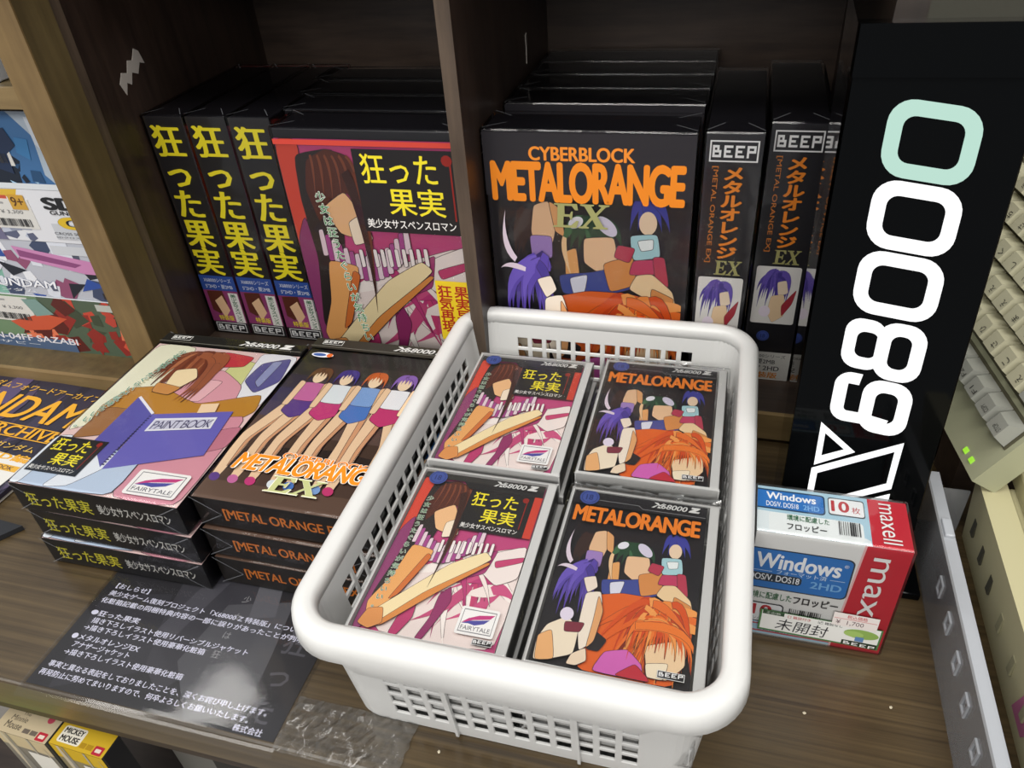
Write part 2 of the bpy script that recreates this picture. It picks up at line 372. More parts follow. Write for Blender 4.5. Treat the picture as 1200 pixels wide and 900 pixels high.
def vline(a, u, v0, v1, em, sl):
    t = '少女は狂うたぐらいが気持ちいい。'
    a.vtext(t, u, v0, v1, em, '#f0efe6', .05, sl); a.vtext(t, u, v0, v1, em, '#2d7a45', .012, sl)
def art_flame(a):
    """plain stand-in cover: orange flame curls, violet waves and scattered coloured petals on black"""
    rnd = random.Random(11)
    a.rect(0, 0, 1, 1, '#1a181d'); a.soft = True
    for i in range(9): a.strand((.2 + rnd.uniform(-.06, .06), .26), (.16 + rnd.uniform(-.1, .1), .33), (.1 + rnd.uniform(0, .24), .45), .022, '#38241f')
    a.poly([(.22, .24), (.3, .22), (.33, .34), (.3, .42), (.22, .42), (.2, .34)], '#e9bd94'); a.poly([(.19, .36), (.31, .36), (.31, .45), (.2, .46)], '#a283c4'); a.poly([(.3, .22), (.36, .25), (.38, .36), (.33, .34)], '#e3a56c')
    for i in range(8): a.strand((.5 + rnd.uniform(-.03, .03), .3), (.4 + .04*i, .28), (.36 + .045*i, .42 + rnd.uniform(-.05, .05)), .03, '#25462f' if i % 3 else '#3d6a46')
    a.ell(.6, .31, .06, .03, '#d9d2e6', .5); a.ell(.44, .3, .04, .022, '#ece9f2', -.3)
    a.poly([(.48, .36), (.64, .35), (.66, .46), (.56, .5), (.48, .46)], '#eec39a')
    a.poly([(.38, .42), (.44, .4), (.46, .56), (.38, .58)], '#e7a766'); a.strand((.38, .36), (.36, .42), (.42, .54), .014, '#f0c898')
    a.poly([(.34, .52), (.52, .5), (.72, .46), (.74, .56), (.56, .6), (.36, .6)], '#3d4a94'); a.poly([(.4, .53), (.5, .51), (.48, .59), (.42, .6)], '#dfe0ee'); a.poly([(.58, .46), (.74, .42), (.76, .54), (.62, .58)], '#d98e4e')
    for i in range(6): a.strand((.8 + rnd.uniform(-.03, .03), .2), (.74 + .03*i, .22), (.72 + .04*i, .32), .02, '#3b3f9a')
    a.ell(.81, .29, .045, .045, '#f0d3b4'); a.poly([(.72, .34), (.86, .33), (.88, .42), (.74, .44)], '#a9d3da'); a.poly([(.76, .36), (.84, .35), (.84, .39), (.78, .4)], '#eef4f4')
    a.poly([(.66, .38), (.75, .39), (.72, .45), (.64, .43)], '#b83a52'); a.poly([(.74, .44), (.86, .43), (.87, .49), (.72, .5)], '#c23d63'); a.poly([(.84, .42), (.9, .42), (.93, .54), (.87, .56)], '#b83a52')
    a.poly([(.76, .5), (.84, .49), (.95, .56), (.97, .62), (.88, .62), (.72, .56)], '#f0cfa0'); a.poly([(.84, .55), (.96, .59), (.95, .63), (.84, .61)], '#d98e4e'); a.ell(.86, .62, .06, .02, '#a93d54')
    a.poly([(.3, .62), (.5, .58), (.72, .58), (.98, .62), (.98, .8), (.9, 1), (.3, 1), (.32, .8)], '#e2621e')   # flame
    for i in range(46):
        x0 = rnd.uniform(.66, .86); y0 = rnd.uniform(.6, .74); ang = rnd.uniform(.15, 1.05) * math.pi; L = rnd.uniform(.25, .52)
        x2 = x0 - L * math.cos(ang - math.pi*.1) * .9; y2 = y0 + L * .75 * math.sin(ang) + rnd.uniform(-.02, .08)
        a.strand((x0, y0), ((x0 + x2)/2 + rnd.uniform(-.05, .1), min(y0, y2) - rnd.uniform(-.03, .05)), (x2, y2), rnd.uniform(.012, .03), rnd.choice(['#e8702a', '#d9521a', '#f08c3c', '#c84417', '#e2621e', '#f4a052', '#7c2410']))
    a.poly([(.36, .8), (.46, .84), (.42, .9), (.34, .9)], '#1a181d')
    for i in range(26):
        t = rnd.random(); a.strand((.24 + rnd.uniform(-.03, .06), .44 + rnd.uniform(-.01, .05)), (.04 + .3*t, .5), (.03 + .36*t, .62 + rnd.uniform(0, .14)), .024, rnd.choice(['#5b47a8', '#4a3a92', '#6d58bc', '#3a2c78', '#5b47a8']))
    a.strand((.11, .46), (.03, .4), (.07, .26), .016, '#e6d5e4'); a.strand((.16, .5), (.06, .47), (.02, .5), .012, '#e6d5e4')
    a.poly([(.22, .54), (.3, .52), (.33, .58), (.27, .62)], '#f4e4d2')
    a.poly([(.26, .62), (.36, .6), (.4, .72), (.38, .86), (.3, .92), (.26, .8)], '#f6e8d6'); a.poly([(.35, .62), (.4, .7), (.38, .86), (.34, .9), (.35, .76)], '#e6a870')
    a.poly([(.06, .82), (.18, .76), (.27, .82), (.27, .94), (.14, .98), (.03, 1), (.02, .9)], '#f6e6cc'); a.poly([(.02, .88), (.1, .84), (.16, .98), (.04, 1)], '#f0b478')
    a.ell(.17, .75, .045, .035, '#e9def0'); a.poly([(.17, .79), (.3, .78), (.28, .83), (.18, .84)], '#7d2a3c')
    a.poly([(.26, .94), (.34, .9), (.36, .96), (.3, .99), (.24, .99)], '#f3dcc0')
    a.poly([(.4, 1), (.46, .9), (.6, .87), (.7, .93), (.72, 1)], '#d565b8'); a.poly([(.54, 1), (.66, .93), (.74, .98), (.76, 1)], '#c22c3c')
    a.poly([(.7, .84), (.84, .8), (.94, .78), (.96, .9), (.86, .98), (.74, .97)], '#f2cfa4'); a.poly([(.72, .92), (.86, .9), (.84, .98), (.74, .98)], '#f7e6c8')
    for i in range(22):
        t = i / 21; a.strand((.72 + .1*math.sin(t*5), .72 + .04*math.cos(t*7)), (.6 + .42*t, .68), (.58 + .44*t, .84 + .1*abs(t-.5) + rnd.uniform(-.03, .04)), .022, rnd.choice(['#ee7a2c', '#e2621e', '#f39a4c', '#d24a18']))
    a.soft = False
def _end(a): a.soft = False
def art_book(a):
    """plain stand-in cover: brown waves over pink and ochre cushions with a violet paint book"""
    rnd = random.Random(5)
    a.rect(0, 0, 1, 1, '#e3c3c0'); a.soft = True
    a.poly([(0, 0), (.3, 0), (.25, .5), (0, .7)], '#e8e6cc'); a.poly([(.62, .06), (.86, .1), (.8, .34), (.6, .3)], '#cfd08f'); a.poly([(.74, 0), (1, 0), (1, .4), (.8, .34)], '#e6e6ec')
    a.poly([(.8, .08), (.96, .02), (1, .2), (.9, .3), (.78, .22)], '#5a568f'); a.poly([(.86, .06), (.92, .05), (.9, .26), (.85, .22)], '#8f95bd')
    a.poly([(.5, .02), (.72, .04), (.7, .12), (.56, .14), (.5, .1)], '#c03a44')
    a.poly([(.36, .2), (.6, .16), (.8, .26), (.86, .5), (.6, .56), (.38, .44)], '#d99aa6'); a.poly([(.52, .24), (.66, .24), (.62, .4), (.5, .4)], '#e6b2b8')
    a.poly([(.12, .36), (.3, .32), (.62, .42), (.96, .3), (1, .42), (.86, .56), (.6, .56), (.3, .6), (.1, .62), (.06, .5)], '#b9812f'); a.poly([(.1, .5), (.34, .5), (.3, .66), (.08, .72)], '#9a6a3e')
    a.poly([(.72, .44), (.76, .42), (.8, .54), (.75, .56)], '#b83a34')
    a.poly([(.6, .56), (.98, .44), (1, 1), (.6, 1)], '#d28f9e'); a.poly([(.78, .6), (1, .52), (1, .66), (.8, .74)], '#bf7688')
    for i in range(24):
        t = i / 23; a.strand((.36 + .16*rnd.random(), .04 + .03*rnd.random()), (.16 + .42*t, .06), (.16 + .4*t, .26 + .14*math.sin(t*3.1)*rnd.random()), .026, rnd.choice(['#8a4a30', '#7a3d28', '#9c583a', '#6d3422', '#b06c48']))
    a.poly([(.3, .2), (.42, .17), (.48, .24), (.42, .33), (.32, .31)], '#f3dcb0'); a.poly([(.26, .3), (.44, .32), (.4, .38), (.28, .37)], '#c88a4a')
    for i in range(4): a.strand((.48 + .02*i, .12), (.54 + .01*i, .24), (.46 + .03*i, .42), .018, '#96553a')
    a.poly([(.06, .76), (.4, .76), (.6, .7), (.62, 1), (0, 1), (0, .8)], '#b8c8de'); a.poly([(.3, .8), (.52, .78), (.34, .98), (.2, 1)], '#e3e8f0'); a.poly([(0, .72), (.1, .7), (.06, 1), (0, 1)], '#dfe6ee')
    a.soft = False
    a.poly([(.24, .42), (.42, .52), (.42, .86), (.24, .72)], '#5a55a4'); a.poly([(.42, .52), (.88, .44), (.92, .72), (.44, .87)], '#6660b4'); a.poly([(.25, .41), (.43, .51), (.42, .52), (.24, .42)], '#ece9f2')
    for i in range(22): a.rect(.415, .53 + i * .0148, .432, .537 + i * .0148, '#35305f')
    a.poly([(.47, .545), (.82, .49), (.835, .565), (.475, .63)], '#e8e8ef'); a.poly([(.48, .555), (.81, .505), (.822, .558), (.485, .618)], '#c8c8da')
    a.text('PAINT BOOK', .49, .56, .82, .614, '#35305a', 0, 0, .85, skew=-.165)
    a.poly([(.66, .42), (.76, .4), (.78, .46), (.68, .48)], '#f2d2ac')
    title_block(a, .02, .72, .34, .93)
    a.swoosh(.66, .84, .96, .975)
    t = '少女は狂うたぐらいが気持ちいい。'
    a.vtext(t, .23, .05, .66, .055, '#f4f4ec', .04, -.011); a.vtext(t, .23, .05, .66, .055, '#3c8a6a', .01, -.011)
def art_columns(a):
    """plain stand-in cover: a row of tall tan columns with bright caps on dusk"""
    for i, c in enumerate(['#2b2a26', '#38342f', '#3a3340', '#3d3754', '#4c4258', '#5a463f', '#46342b', '#3a2b25', '#4b382f', '#5d473b']): a.rect(0, i / 10, 1, (i + 1) / 10, c)
    a.poly([(.02, .74), (.3, .68), (.6, .66), (1, .7), (1, .82), (.4, .8), (0, .84)], '#2b211e')
    caps = [(.2, '#6b4a30', '#c56aa0', '#5b3d86'), (.38, '#473a86', '#dfe6ea', '#c23a78'), (.57, '#c8622c', '#7fa2d6', '#4d78c0'), (.76, '#8a66b4', '#eeeef2', '#c23a70'), (.93, '#3f7a56', '#4f86c4', '#3568ac')]
    a.soft = True
    for j, (u, h, t1, t2) in enumerate(caps):
        lean = -.05 + .02*j
        for sgn in (-1, 1):
            x0 = u + sgn * .035; x1 = u + lean * 2.2 + sgn * (.055 + .01*j)
            a.poly([(x0 - .055, .38), (x0 + .055, .38), (x1 + .045, .62), (x1 + .04, .74), (x1 + .025, .89), (x1 - .02, .89), (x1 - .035, .72), (x1 - .035, .62)], '#ecc9a4'); a.poly([(x0 + .02, .42), (x0 + .05, .4), (x1 + .04, .64), (x1 + .028, .84), (x1 + .014, .66)], '#d39b74')
            a.ell(x1 + .004, .885, .032, .022, t2 if sgn < 0 else t1, .3)
        a.poly([(u - .07, .36), (u + .07, .36), (u + .085, .46), (u, .5), (u - .085, .46)], t2)
        a.poly([(u - .08, .25), (u + .08, .25), (u + .07, .38), (u - .07, .38)], t1)
        a.poly([(u - .1, .24), (u - .06, .25), (u - .07, .42), (u - .11, .42)], '#ecc9a4'); a.poly([(u + .06, .25), (u + .1, .24), (u + .12, .4), (u + .08, .42)], '#e3b98f')
        a.ell(u, .205, .04, .045, '#f1d6b4')
        for i in range(7): a.strand((u, .15), (u - .07 + .023*i, .14), (u - .07 + .023*i, .25 - .05*math.sin(i/6*3.14)), .016, h)
    a.soft = False
    a.text('CYBERBLOCK', .34, .715, .84, .75, '#e8842a', .03, 0, 1, outline='#f5efe4', ow=.04, skew=.03)
    a.text('METALORANGE', .1, .745, .93, .84, '#ef8a1e', .04, .2, .92, outline='#f8f3ea', ow=.045)
    ex_mark(a, .38, .85, .66, .93, '#b9bd84', '#f2efd8')
def ex_mark(a, u0, v0, u1, v1, col, out=None):
    W_ = u1 - u0; H_ = v1 - v0
    E_ = [(0, 0), (.44, 0), (.46, .26), (.40, .26), (.34, .09), (.2, .09), (.2, .44), (.3, .44), (.33, .32), (.36, .32), (.34, .66), (.31, .66), (.29, .54), (.18, .54), (.17, .9), (.32, .9), (.42, .7), (.47, .7), (.42, 1), (-.03, 1), (-.03, .94), (.05, .92), (.07, .08), (0, .06)]
    X_ = [(.5, 0), (.76, 0), (.76, .06), (.71, .08), (.79, .36), (.9, .1), (.85, .06), (.85, 0), (1.05, 0), (1.05, .06), (.98, .09), (.82, .46), (.94, .9), (1.02, .94), (1.02, 1), (.74, 1), (.74, .94), (.8, .91), (.73, .62), (.61, .91), (.66, .94), (.66, 1), (.46, 1), (.46, .94), (.54, .91), (.7, .52), (.58, .09), (.5, .06)]
    for P in (E_, X_):
        if out:
            cx = sum(p[0] for p in P) / len(P); cy = .5
            a.poly([(u0 + (cx + (x - cx) * 1.08) * W_, v0 + (cy + (y - cy) * 1.1) * H_) for x, y in P], out)
        a.poly([(u0 + x * W_, v0 + y * H_) for x, y in P], col)

# ------------------------------------------------------------------ the setting
def struct(name, mb): return tag(mb.build(name), kind='structure')
fl = MB(); fl.box((-2.2, -1.6, -.86), (2.2, 2.0, -.80), mat('floor_tiles', '#8b8680', .4)); struct('floor', fl)
wl = MB(); wl.box((-2.2, 1.5, -.80), (2.2, 1.58, 2.6), mat('shop_wall', '#48443a', .7)); struct('wall_back', wl)

# ------------------------------------------------------------------ furniture
t = thing('display_table', 'long brown wooden display shelf top carrying the basket and stacked games', 'table', (0, 0, -.80))
m = MB(); m.bbox((-.80, .1915, .765), (1.0, .80, .80), .002, TABLE); m.build('table_top', t)
m = MB(); m.box((-.80, .2015, .735), (1.0, .235, .765), DARKX); m.build('front_rail', t)
m = MB(); m.box((-.415, .245, .0), (-.375, .275, .765), mat('grey_steel', '#76746e', .45)); tag(m.build('leg', t), 'grey steel upright under the shelf front')
m = MB(); m.box((.85, .23, .0), (.89, .27, .765), mat('grey_steel')); m.build('leg', t)
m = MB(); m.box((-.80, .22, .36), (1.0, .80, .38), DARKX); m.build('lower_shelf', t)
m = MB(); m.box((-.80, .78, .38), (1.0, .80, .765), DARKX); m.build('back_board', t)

t = thing('wooden_bookcase', 'dark brown wooden bookcase with cubbyholes holding the standing game boxes', 'bookcase', (0, 0, 0))
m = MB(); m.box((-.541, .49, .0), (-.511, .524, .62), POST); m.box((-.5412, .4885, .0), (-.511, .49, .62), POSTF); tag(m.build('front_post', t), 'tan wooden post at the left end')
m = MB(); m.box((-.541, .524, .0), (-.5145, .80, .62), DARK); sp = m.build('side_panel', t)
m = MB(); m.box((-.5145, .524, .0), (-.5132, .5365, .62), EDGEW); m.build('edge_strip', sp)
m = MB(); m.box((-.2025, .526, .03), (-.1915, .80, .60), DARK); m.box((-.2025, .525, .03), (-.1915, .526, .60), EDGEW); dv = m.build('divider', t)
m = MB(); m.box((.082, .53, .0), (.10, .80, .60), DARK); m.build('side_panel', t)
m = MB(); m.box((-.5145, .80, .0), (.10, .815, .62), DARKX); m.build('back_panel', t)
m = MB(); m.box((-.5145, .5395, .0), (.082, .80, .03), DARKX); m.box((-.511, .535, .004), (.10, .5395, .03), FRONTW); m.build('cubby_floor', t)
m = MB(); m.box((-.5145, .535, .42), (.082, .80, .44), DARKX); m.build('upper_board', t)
def scrap(name, parent, pts, xp, mcol='#b9b2aa'):             # torn paper on a panel's +X face
    m = MB(); m.prism(pts, lambda p, d: (xp + d, p[0], p[1]), 0, .0004, ink(mcol)); o = m.build(name, parent); tag(o, 'scrap of torn white paper'); return o
SY, SZ = .588, .293
scrap('paper_scrap', sp, [(y_ - .613 + SY, z_ - .268 + SZ) for y_, z_ in [(0.594, 0.262), (0.6, 0.27), (0.607, 0.268), (0.612, 0.277), (0.618, 0.276), (0.624, 0.284), (0.629, 0.281), (0.632, 0.27), (0.626, 0.272), (0.62, 0.264), (0.613, 0.267), (0.608, 0.258), (0.603, 0.261), (0.598, 0.252)]], -.5145)
scrap('paper_scrap', dv, [(.60, .232), (.604, .232), (.6035, .206), (.601, .205)], -.1915)
scrap('paper_scrap', dv, [(.712, .29), (.717, .292), (.716, .272), (.713, .266), (.714, .28)], -.1915)

t = thing('wooden_rack', 'tan wooden shelf rack at far left holding the boxed model kits', 'shelf', (0, 0, 0))
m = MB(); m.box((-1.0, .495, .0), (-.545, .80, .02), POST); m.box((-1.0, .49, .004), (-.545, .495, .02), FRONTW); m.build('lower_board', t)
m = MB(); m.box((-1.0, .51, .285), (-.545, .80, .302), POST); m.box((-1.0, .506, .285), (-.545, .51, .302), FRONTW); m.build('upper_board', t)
m = MB(); m.box((-1.0, .80, .0), (-.541, .815, .62), DARKX); m.build('back_panel', t)

# ------------------------------------------------------------------ large game boxes (standing)
W, H, D = .162, .227, .040; FZ = .03
def wrap_box(lo, hi, par, e=.0022, mt=None, folds=None):
    m = MB(); fo_ = folds and folds(m); m.bbox(tuple(x - (e if i != 2 else .0) for i, x in enumerate(lo)), tuple(x + e for x in hi), .0018, mt or WRAP, 2)
    return tag(m.build('plastic_wrap', par), 'clear shrink wrap')
def seams(m):                                            # folded flaps of the wrap on the top face
    lo, hi = (0, 0, 0), (W, D, H); x0, y0, _ = lo; x1, y1, z = hi; zz = z + .0024
    fm = mat('wrap_fold', '#a9acb2', .15, **{'Alpha': .35})
    for a, b in (((x0, y0), (x0 + .016, y0 + .012)), ((x1, y0), (x1 - .016, y0 + .012)), ((x0, y1), (x0 + .016, y1 - .012)), ((x1, y1), (x1 - .016, y1 - .012))):
        m.add([(a[0], a[1] - .0004, zz), (b[0], b[1] - .0004, zz), (b[0], b[1] + .0004, zz), (a[0], a[1] + .0004, zz)], [(0, 1, 2, 3)], fm)
def make_fruit_box(label):
    t = thing('game_box', label, 'game box')
    m = MB(); m.bbox((0, 0, 0), (W, D, H), .0008, BLK); m.build('carton', t)
    a = Art((0, 0, H), (1, 0, 0), (0, 0, -1), W, H)
    a.win = (.0, .035, 1, 1)
    art_fabric(a, (.43, .03, 1.0, .36)); 
    a.rect(.0, 0, 1, .02, '#cf4436')
    vline(a, .2, .2, .99, .062, .0085)
    a.rect(.78, .56, .985, .84, '#f0d02c'); a.vtext('果実早熟', .925, .58, .8, .085, '#b22a20', .02); a.vtext('狂気再現', .83, .58, .8, .085, '#b22a20', .02)
    a.rect(.985, .58, 1, .84, '#191718')
    a.swoosh(.78, .86, .985, .97)
    a.done('cover_print', t)
    s = Art((0, D, H), (0, -1, 0), (0, 0, -1), D, H)
    s.rect(0, 0, 1, 1, '#1d1b1d')
    s.rect(.0, 0, .06, 1, '#26221f')
    [s.vtext('狂った果実', .45 + o_, .03, .695, .80, '#f3e22a', .008) for o_ in (-.025, 0, .025)]
    s.rect(0, .70, 1, .775, '#31509c'); s.text('X68000シリーズ', .12, .712, .9, .733, '#e6e8f0'); s.text('5"2HD・要2MB', .12, .744, .9, .765, '#e6e8f0')
    s.rect(.0, .775, 1, .94, '#8d3a6c'); s.poly([(.1, .78), (.55, .775), (.6, .84), (.3, .9), (.1, .88)], '#5b2c20'); s.poly([(.25, .83), (.5, .8), (.62, .88), (.4, .92)], '#ecc198'); s.poly([(.5, .9), (.7, .86), (.7, .94), (.4, .94)], '#a2457f')
    s.rect(.7, .785, .97, .94, '#e9e6e0'); s.vtext('美少女サスペンス', .83, .79, .935, .17, '#2c6b45', .02)
    s.text('特装版', .22, .905, .66, .932, '#f1dd30', .02)
    s.beep(.06, .945, .94, .992, '#f0f0f0', '#17161a')
    s.done('spine_print', t)
    e = Art((W, 0, H), (0, 1, 0), (0, 0, -1), D, H); e.rect(0, 0, 1, 1, '#c23a44'); e.rect(0, .3, 1, .62, '#b03a62'); e.rect(0, .62, 1, 1, '#93386f'); e.done('side_print', t)
    wrap_box((0, 0, 0), (W, D, H), t, folds=seams)
    return t
fb = make_fruit_box('face-out game box with pink pleated cover and yellow title, beside three spines')
move(fb, (-.3690, .555, FZ))
gl = 'yellow-titled game boxes in the left cubby'
fb['group'] = gl
for x, y, l in ((-.3825, .602, 'second'), (-.3895, .647, 'third'), (-.397, .692, 'rearmost')):
    dup(fb, (x, y, FZ), 0, f'black topped game box standing {l} in the row behind the face-out pink cover', gl)
for x, y, l in ((-.5115, .579, 'leftmost, beside the dark wooden panel'), (-.4690, .580, 'the middle one of the three'), (-.4250, .579, 'rightmost, beside the pink cover')):
    dup(fb, (x + D, y, FZ), math.pi / 2, f'spine-out game box with tall yellow vertical title, {l}', gl)

def make_orange_box(label):
    t = thing('game_box', label, 'game box')
    m = MB(); m.bbox((0, 0, 0), (W, D, H), .0008, BLK); m.build('carton', t)
    a = Art((0, 0, H), (1, 0, 0), (0, 0, -1), W, H)
    a.rect(0, 0, 1, 1, '#242227')
    a.win = (.02, .03, .98, 1.0)
    art_flame(a); a.win = (0, 0, 1, 1)
    a.rect(0, 0, 1, .225, '#242227')
    a.text('CYBERBLOCK', .225, .046, .73, .095, '#ef8f2c', .035)
    a.text('METALORANGE', .03, .097, .965, .245, '#ef8a1e', .055, 0, .9)
    ex_mark(a, .34, .245, .60, .335, '#a0a068')
    a.done('cover_print', t)
    s = Art((0, D, H), (0, -1, 0), (0, 0, -1), D, H)
    s.rect(0, 0, 1, 1, '#1b1a1f'); s.rect(0, 0, .04, 1, '#2a292f')
    s.beep(.07, .022, .93, .092, '#f2f2f2', '#1b1a1f')
    s.vtext('メタルオレンジ', .54, .105, .435, .40, '#ee8a26', .04)
    s.rtext('[METAL ORANGE EX]', .14, .105, .255, .45, '#d9822c', .012)
    ex_mark(s, .36, .442, .84, .497, '#a8a468')
    s.rrect(.06, .507, .93, .745, .05, '#e9e6e2'); s.win = (.06, .507, .93, .745); s.soft = True
    rnd = random.Random(2)
    for i in range(16): s.strand((.5 + rnd.uniform(-.14, .1), .06 + rnd.uniform(0, .1)), (.1 + .05*i, .12), (.06 + .045*i, .6 + rnd.uniform(-.2, .2)), .06, rnd.choice(['#54449c', '#43358a', '#6652b0']))
    s.poly([(.5, .26), (.7, .22), (.78, .44), (.56, .5)], '#f2dcc2'); s.poly([(.4, .5), (.7, .46), (.76, .84), (.5, .98), (.36, .8)], '#f0d0a8'); s.poly([(.66, .66), (.96, .36), (.9, .62), (.7, .86)], '#a8323e'); s.ell(.3, .78, .13, .1, '#efe2f0')
    s.win = (0, 0, 1, 1); s.soft = False
    s.age(.36, .80, .13)
    s.rect(.0, .872, 1, 1, '#e4e2dc'); s.text('X68000シリーズ', .1, .882, .9, .898, '#3a3a3e'); s.text('要2MB', .3, .905, .7, .928, '#222226', .015); s.text('5" 2HD', .26, .936, .8, .958, '#222226', .015); s.text('特装版', .14, .965, .78, .993, '#e08a24', .03)
    s.done('spine_print', t)
    wrap_box((0, 0, 0), (W, D, H), t, folds=seams)
    return t
go = 'orange-titled game boxes in the right cubby'
ob = make_orange_box('face-out game box with big orange title and flame cover, frontmost in the right cubby')
move(ob, (-.1888, .561, FZ)); ob['group'] = go
for x, y, l in ((-.1880, .626, 'second in its row'), (-.1870, .669, 'third in the row'), (-.186, .711, 'fourth in the row'), (-.187, .7535, 'rearmost in the row')):
    dup(ob, (x, y, FZ), 0, f'black wrapped game box behind the face-out flame cover, {l}', go)
dup(ob, (-.0205 + D, .564, FZ), math.pi / 2, 'black spine-out game box, orange title, beside the face-out flame cover', go)
dup(ob, (.0245 + D, .588, FZ), math.pi / 2, 'black spine-out game box, orange title, set back beside the lit sign', go)

# ------------------------------------------------------------------ flat game boxes (two stacks)
w2, l2, t2 = .142, .198, .0290
def film_side(m, w2):
    fm = mat('wrap_fold')
    for y in (.0, l2):
        for x in (0, w2):
            sx = .022 if x == 0 else -.022; yy = -.0024 if y == 0 else l2 + .0024
            m.add([(x, yy, .001), (x + sx, yy, t2 * .5), (x + sx, yy, t2 * .5 + .0006), (x, yy, .0018)], [(0, 1, 2, 3)], fm); m.add([(x, yy, t2 - .001), (x + sx, yy, t2 * .5), (x + sx, yy, t2 * .5 + .0006), (x, yy, t2)], [(0, 1, 2, 3)], fm)
def make_flat(kind, label, w2=.142):
    t = thing('game_box', label, 'game box')
    m = MB(); m.bbox((0, 0, 0), (w2, l2, t2 - .0024), .0008, BLK); m.build('carton', t)
    a = Art((0, l2, t2 - .0024), (1, 0, 0), (0, -1, 0), w2, l2)
    f = Art((0, 0, t2 - .0024), (1, 0, 0), (0, 0, -1), w2, t2 - .0024)
    a.rect(0, 0, 1, 1, '#1d1c1b')
    a.win = (.0, .075, 1, 1)
    if kind == 'fruit':
        art_book(a); a.win = (0, 0, 1, 1); a.rect(0, 0, 1, .075, '#22211f')
        f.rect(0, 0, 1, 1, '#1a191b'); f.text('狂った果実', .06, .28, .46, .8, '#d8cf3a', .012); f.text('美少女サスペンスロマン', .5, .34, .93, .72, '#d8d6d0', .015)
    else:
        art_columns(a); a.win = (0, 0, 1, 1); a.rect(0, 0, 1, .075, '#2b2a24'); a.ell(.12, .125, .075, .018, '#e8e8ee'); a.ell(.1, .125, .045, .011, '#38589c'); a.ell(.17, .125, .02, .014, '#d9662c')
        f.rect(0, 0, 1, 1, '#1f1b19'); f.text('[METAL ORANGE EX]', .16, .3, .86, .74, '#d97a2a', .02)
    a.beep(.06, .012, .2, .045, '#d8d8d4', '#22211f'); a.xlogo(.56, .018, .93, .052)
    a.rect(.0, .066, .62, .069, '#77756c'); a.rect(.62, .06, 1, .063, '#77756c')
    a.done('cover_print', t); f.done('end_print', t)
    wrap_box((.0012, .0012, .0), (w2 - .0012, l2 - .0012, t2 - .0024), t, .0021, folds=lambda m: film_side(m, w2))
    return t
ff = make_flat('fruit', 'topmost flat game box with violet paint book cover, in the left stack'); gf = 'flat yellow-titled game boxes'
move(ff, (-.4845, .2905, .0594), .01); ff['group'] = gf
dup(ff, (-.4840, .2925, .0301), -.006, 'flat game box with yellow spine title, middle of the left stack', gf)
dup(ff, (-.4855, .2900, .0008), .012, 'flat game box with yellow spine title, bottom of the left stack on the notice', gf)
fo = make_flat('orange', 'topmost flat game box with dusk cover and slanted orange title, beside the basket', .1355); gg = 'flat orange-titled game boxes'
move(fo, (-.3395, .3045, .0594), .002); fo['group'] = gg
dup(fo, (-.3390, .3020, .0301), -.003, 'flat game box with orange spine letters, middle of the stack beside the basket', gg)
dup(fo, (-.3385, .3010, .0008), 0, 'flat game box with orange spine letters, bottom of the stack beside the basket', gg)

# ------------------------------------------------------------------ white basket
BX0, BX1, BY0, BY1 = -.2045, .0215, .2155, .5405       # wall outline just under the rim
bk = thing('plastic_basket', 'white perforated plastic basket full of game cases on the table', 'basket', ((BX0 + BX1) / 2, (BY0 + BY1) / 2, 0))
hx, hy = (BX1 - BX0) / 2, (BY1 - BY0) / 2; HB = .1; rb = .022; DR = .0095
def ring(ins, rad, n=8, cuts=None):
    """rounded rectangle outline, inset by ins; cuts[side] = positions along each straight side (-1..1 of its straight length)"""
    a, b = hx - ins, hy - ins; P = []; ctr = [(a - rad, -b + rad, -90), (a - rad, b - rad, 0), (-a + rad, b - rad, 90), (-a + rad, -b + rad, 180)]
    sides = [((-a + rad, -b), (a - rad, -b)), ((a, -b + rad), (a, b - rad)), ((a - rad, b), (-a + rad, b)), ((-a, b - rad), (-a, -b + rad))]
    for i in range(4):
        (x0, y0), (x1, y1) = sides[i]
        for c in (cuts[i] if cuts else (0, 1)): P.append((x0 + (x1 - x0) * c, y0 + (y1 - y0) * c))
        cx, cy, a0 = ctr[i]
        for j in range(1, n): q = math.radians(a0 + 90 * j / n); P.append((cx + rad * math.cos(q), cy + rad * math.sin(q)))
    return P
def side_cuts(L, pitch, hole, margin):
    n = int((L - 2 * margin) / pitch); st = (L - n * pitch) / 2; out = [0]; flags = []
    for i in range(n):
        out += [(st + i * pitch + (pitch - hole) / 2) / L, (st + i * pitch + (pitch + hole) / 2) / L]
    return out + [1]
cutsF = side_cuts(2 * hx - 2 * rb, .0128, .0088, .008); cutsS = side_cuts(2 * hy - 2 * rb, .0146, .0112, .01)
cuts = [cutsF, cutsS, cutsF, cutsS]
zr = [0, .005, .0125]
for i in range(6): zr += [.0125 + .0122 * i + .0016, .0125 + .0122 * i + .0106]
zr += [.088, HB]
zr = sorted(set(round(z, 5) for z in zr))
m = MB(); N = None; rows = []
holes = set()
k = 0
for s_ in range(4):
    for j, c in enumerate(cuts[s_]):
        if j % 2 == 1 and j < len(cuts[s_]) - 1: holes.add(k)
        k += 1
    k += 7
for z in zr:
    ins = DR * (1 - z / HB) + (.002 if z < .004 else 0)
    P = ring(ins, rb * (.68 + .32 * z / HB), 8, cuts); N = len(P); rows.append([(x, y, z) for x, y in P])
vs = [p for r in rows for p in r]; fs = []
for r in range(len(rows) - 1):
    zm = (zr[r] + zr[r + 1]) / 2
    inrow = any(.0125 + .0122 * i + .0018 < zm < .0125 + .0122 * i + .0102 for i in range(6))
    for c in range(N):
        if inrow and c in holes: continue
        fs.append((r * N + c, r * N + (c + 1) % N, (r + 1) * N + (c + 1) % N, (r + 1) * N + c))
m.add(vs, fs, WPLAS); wo = m.build('basket_wall', bk)
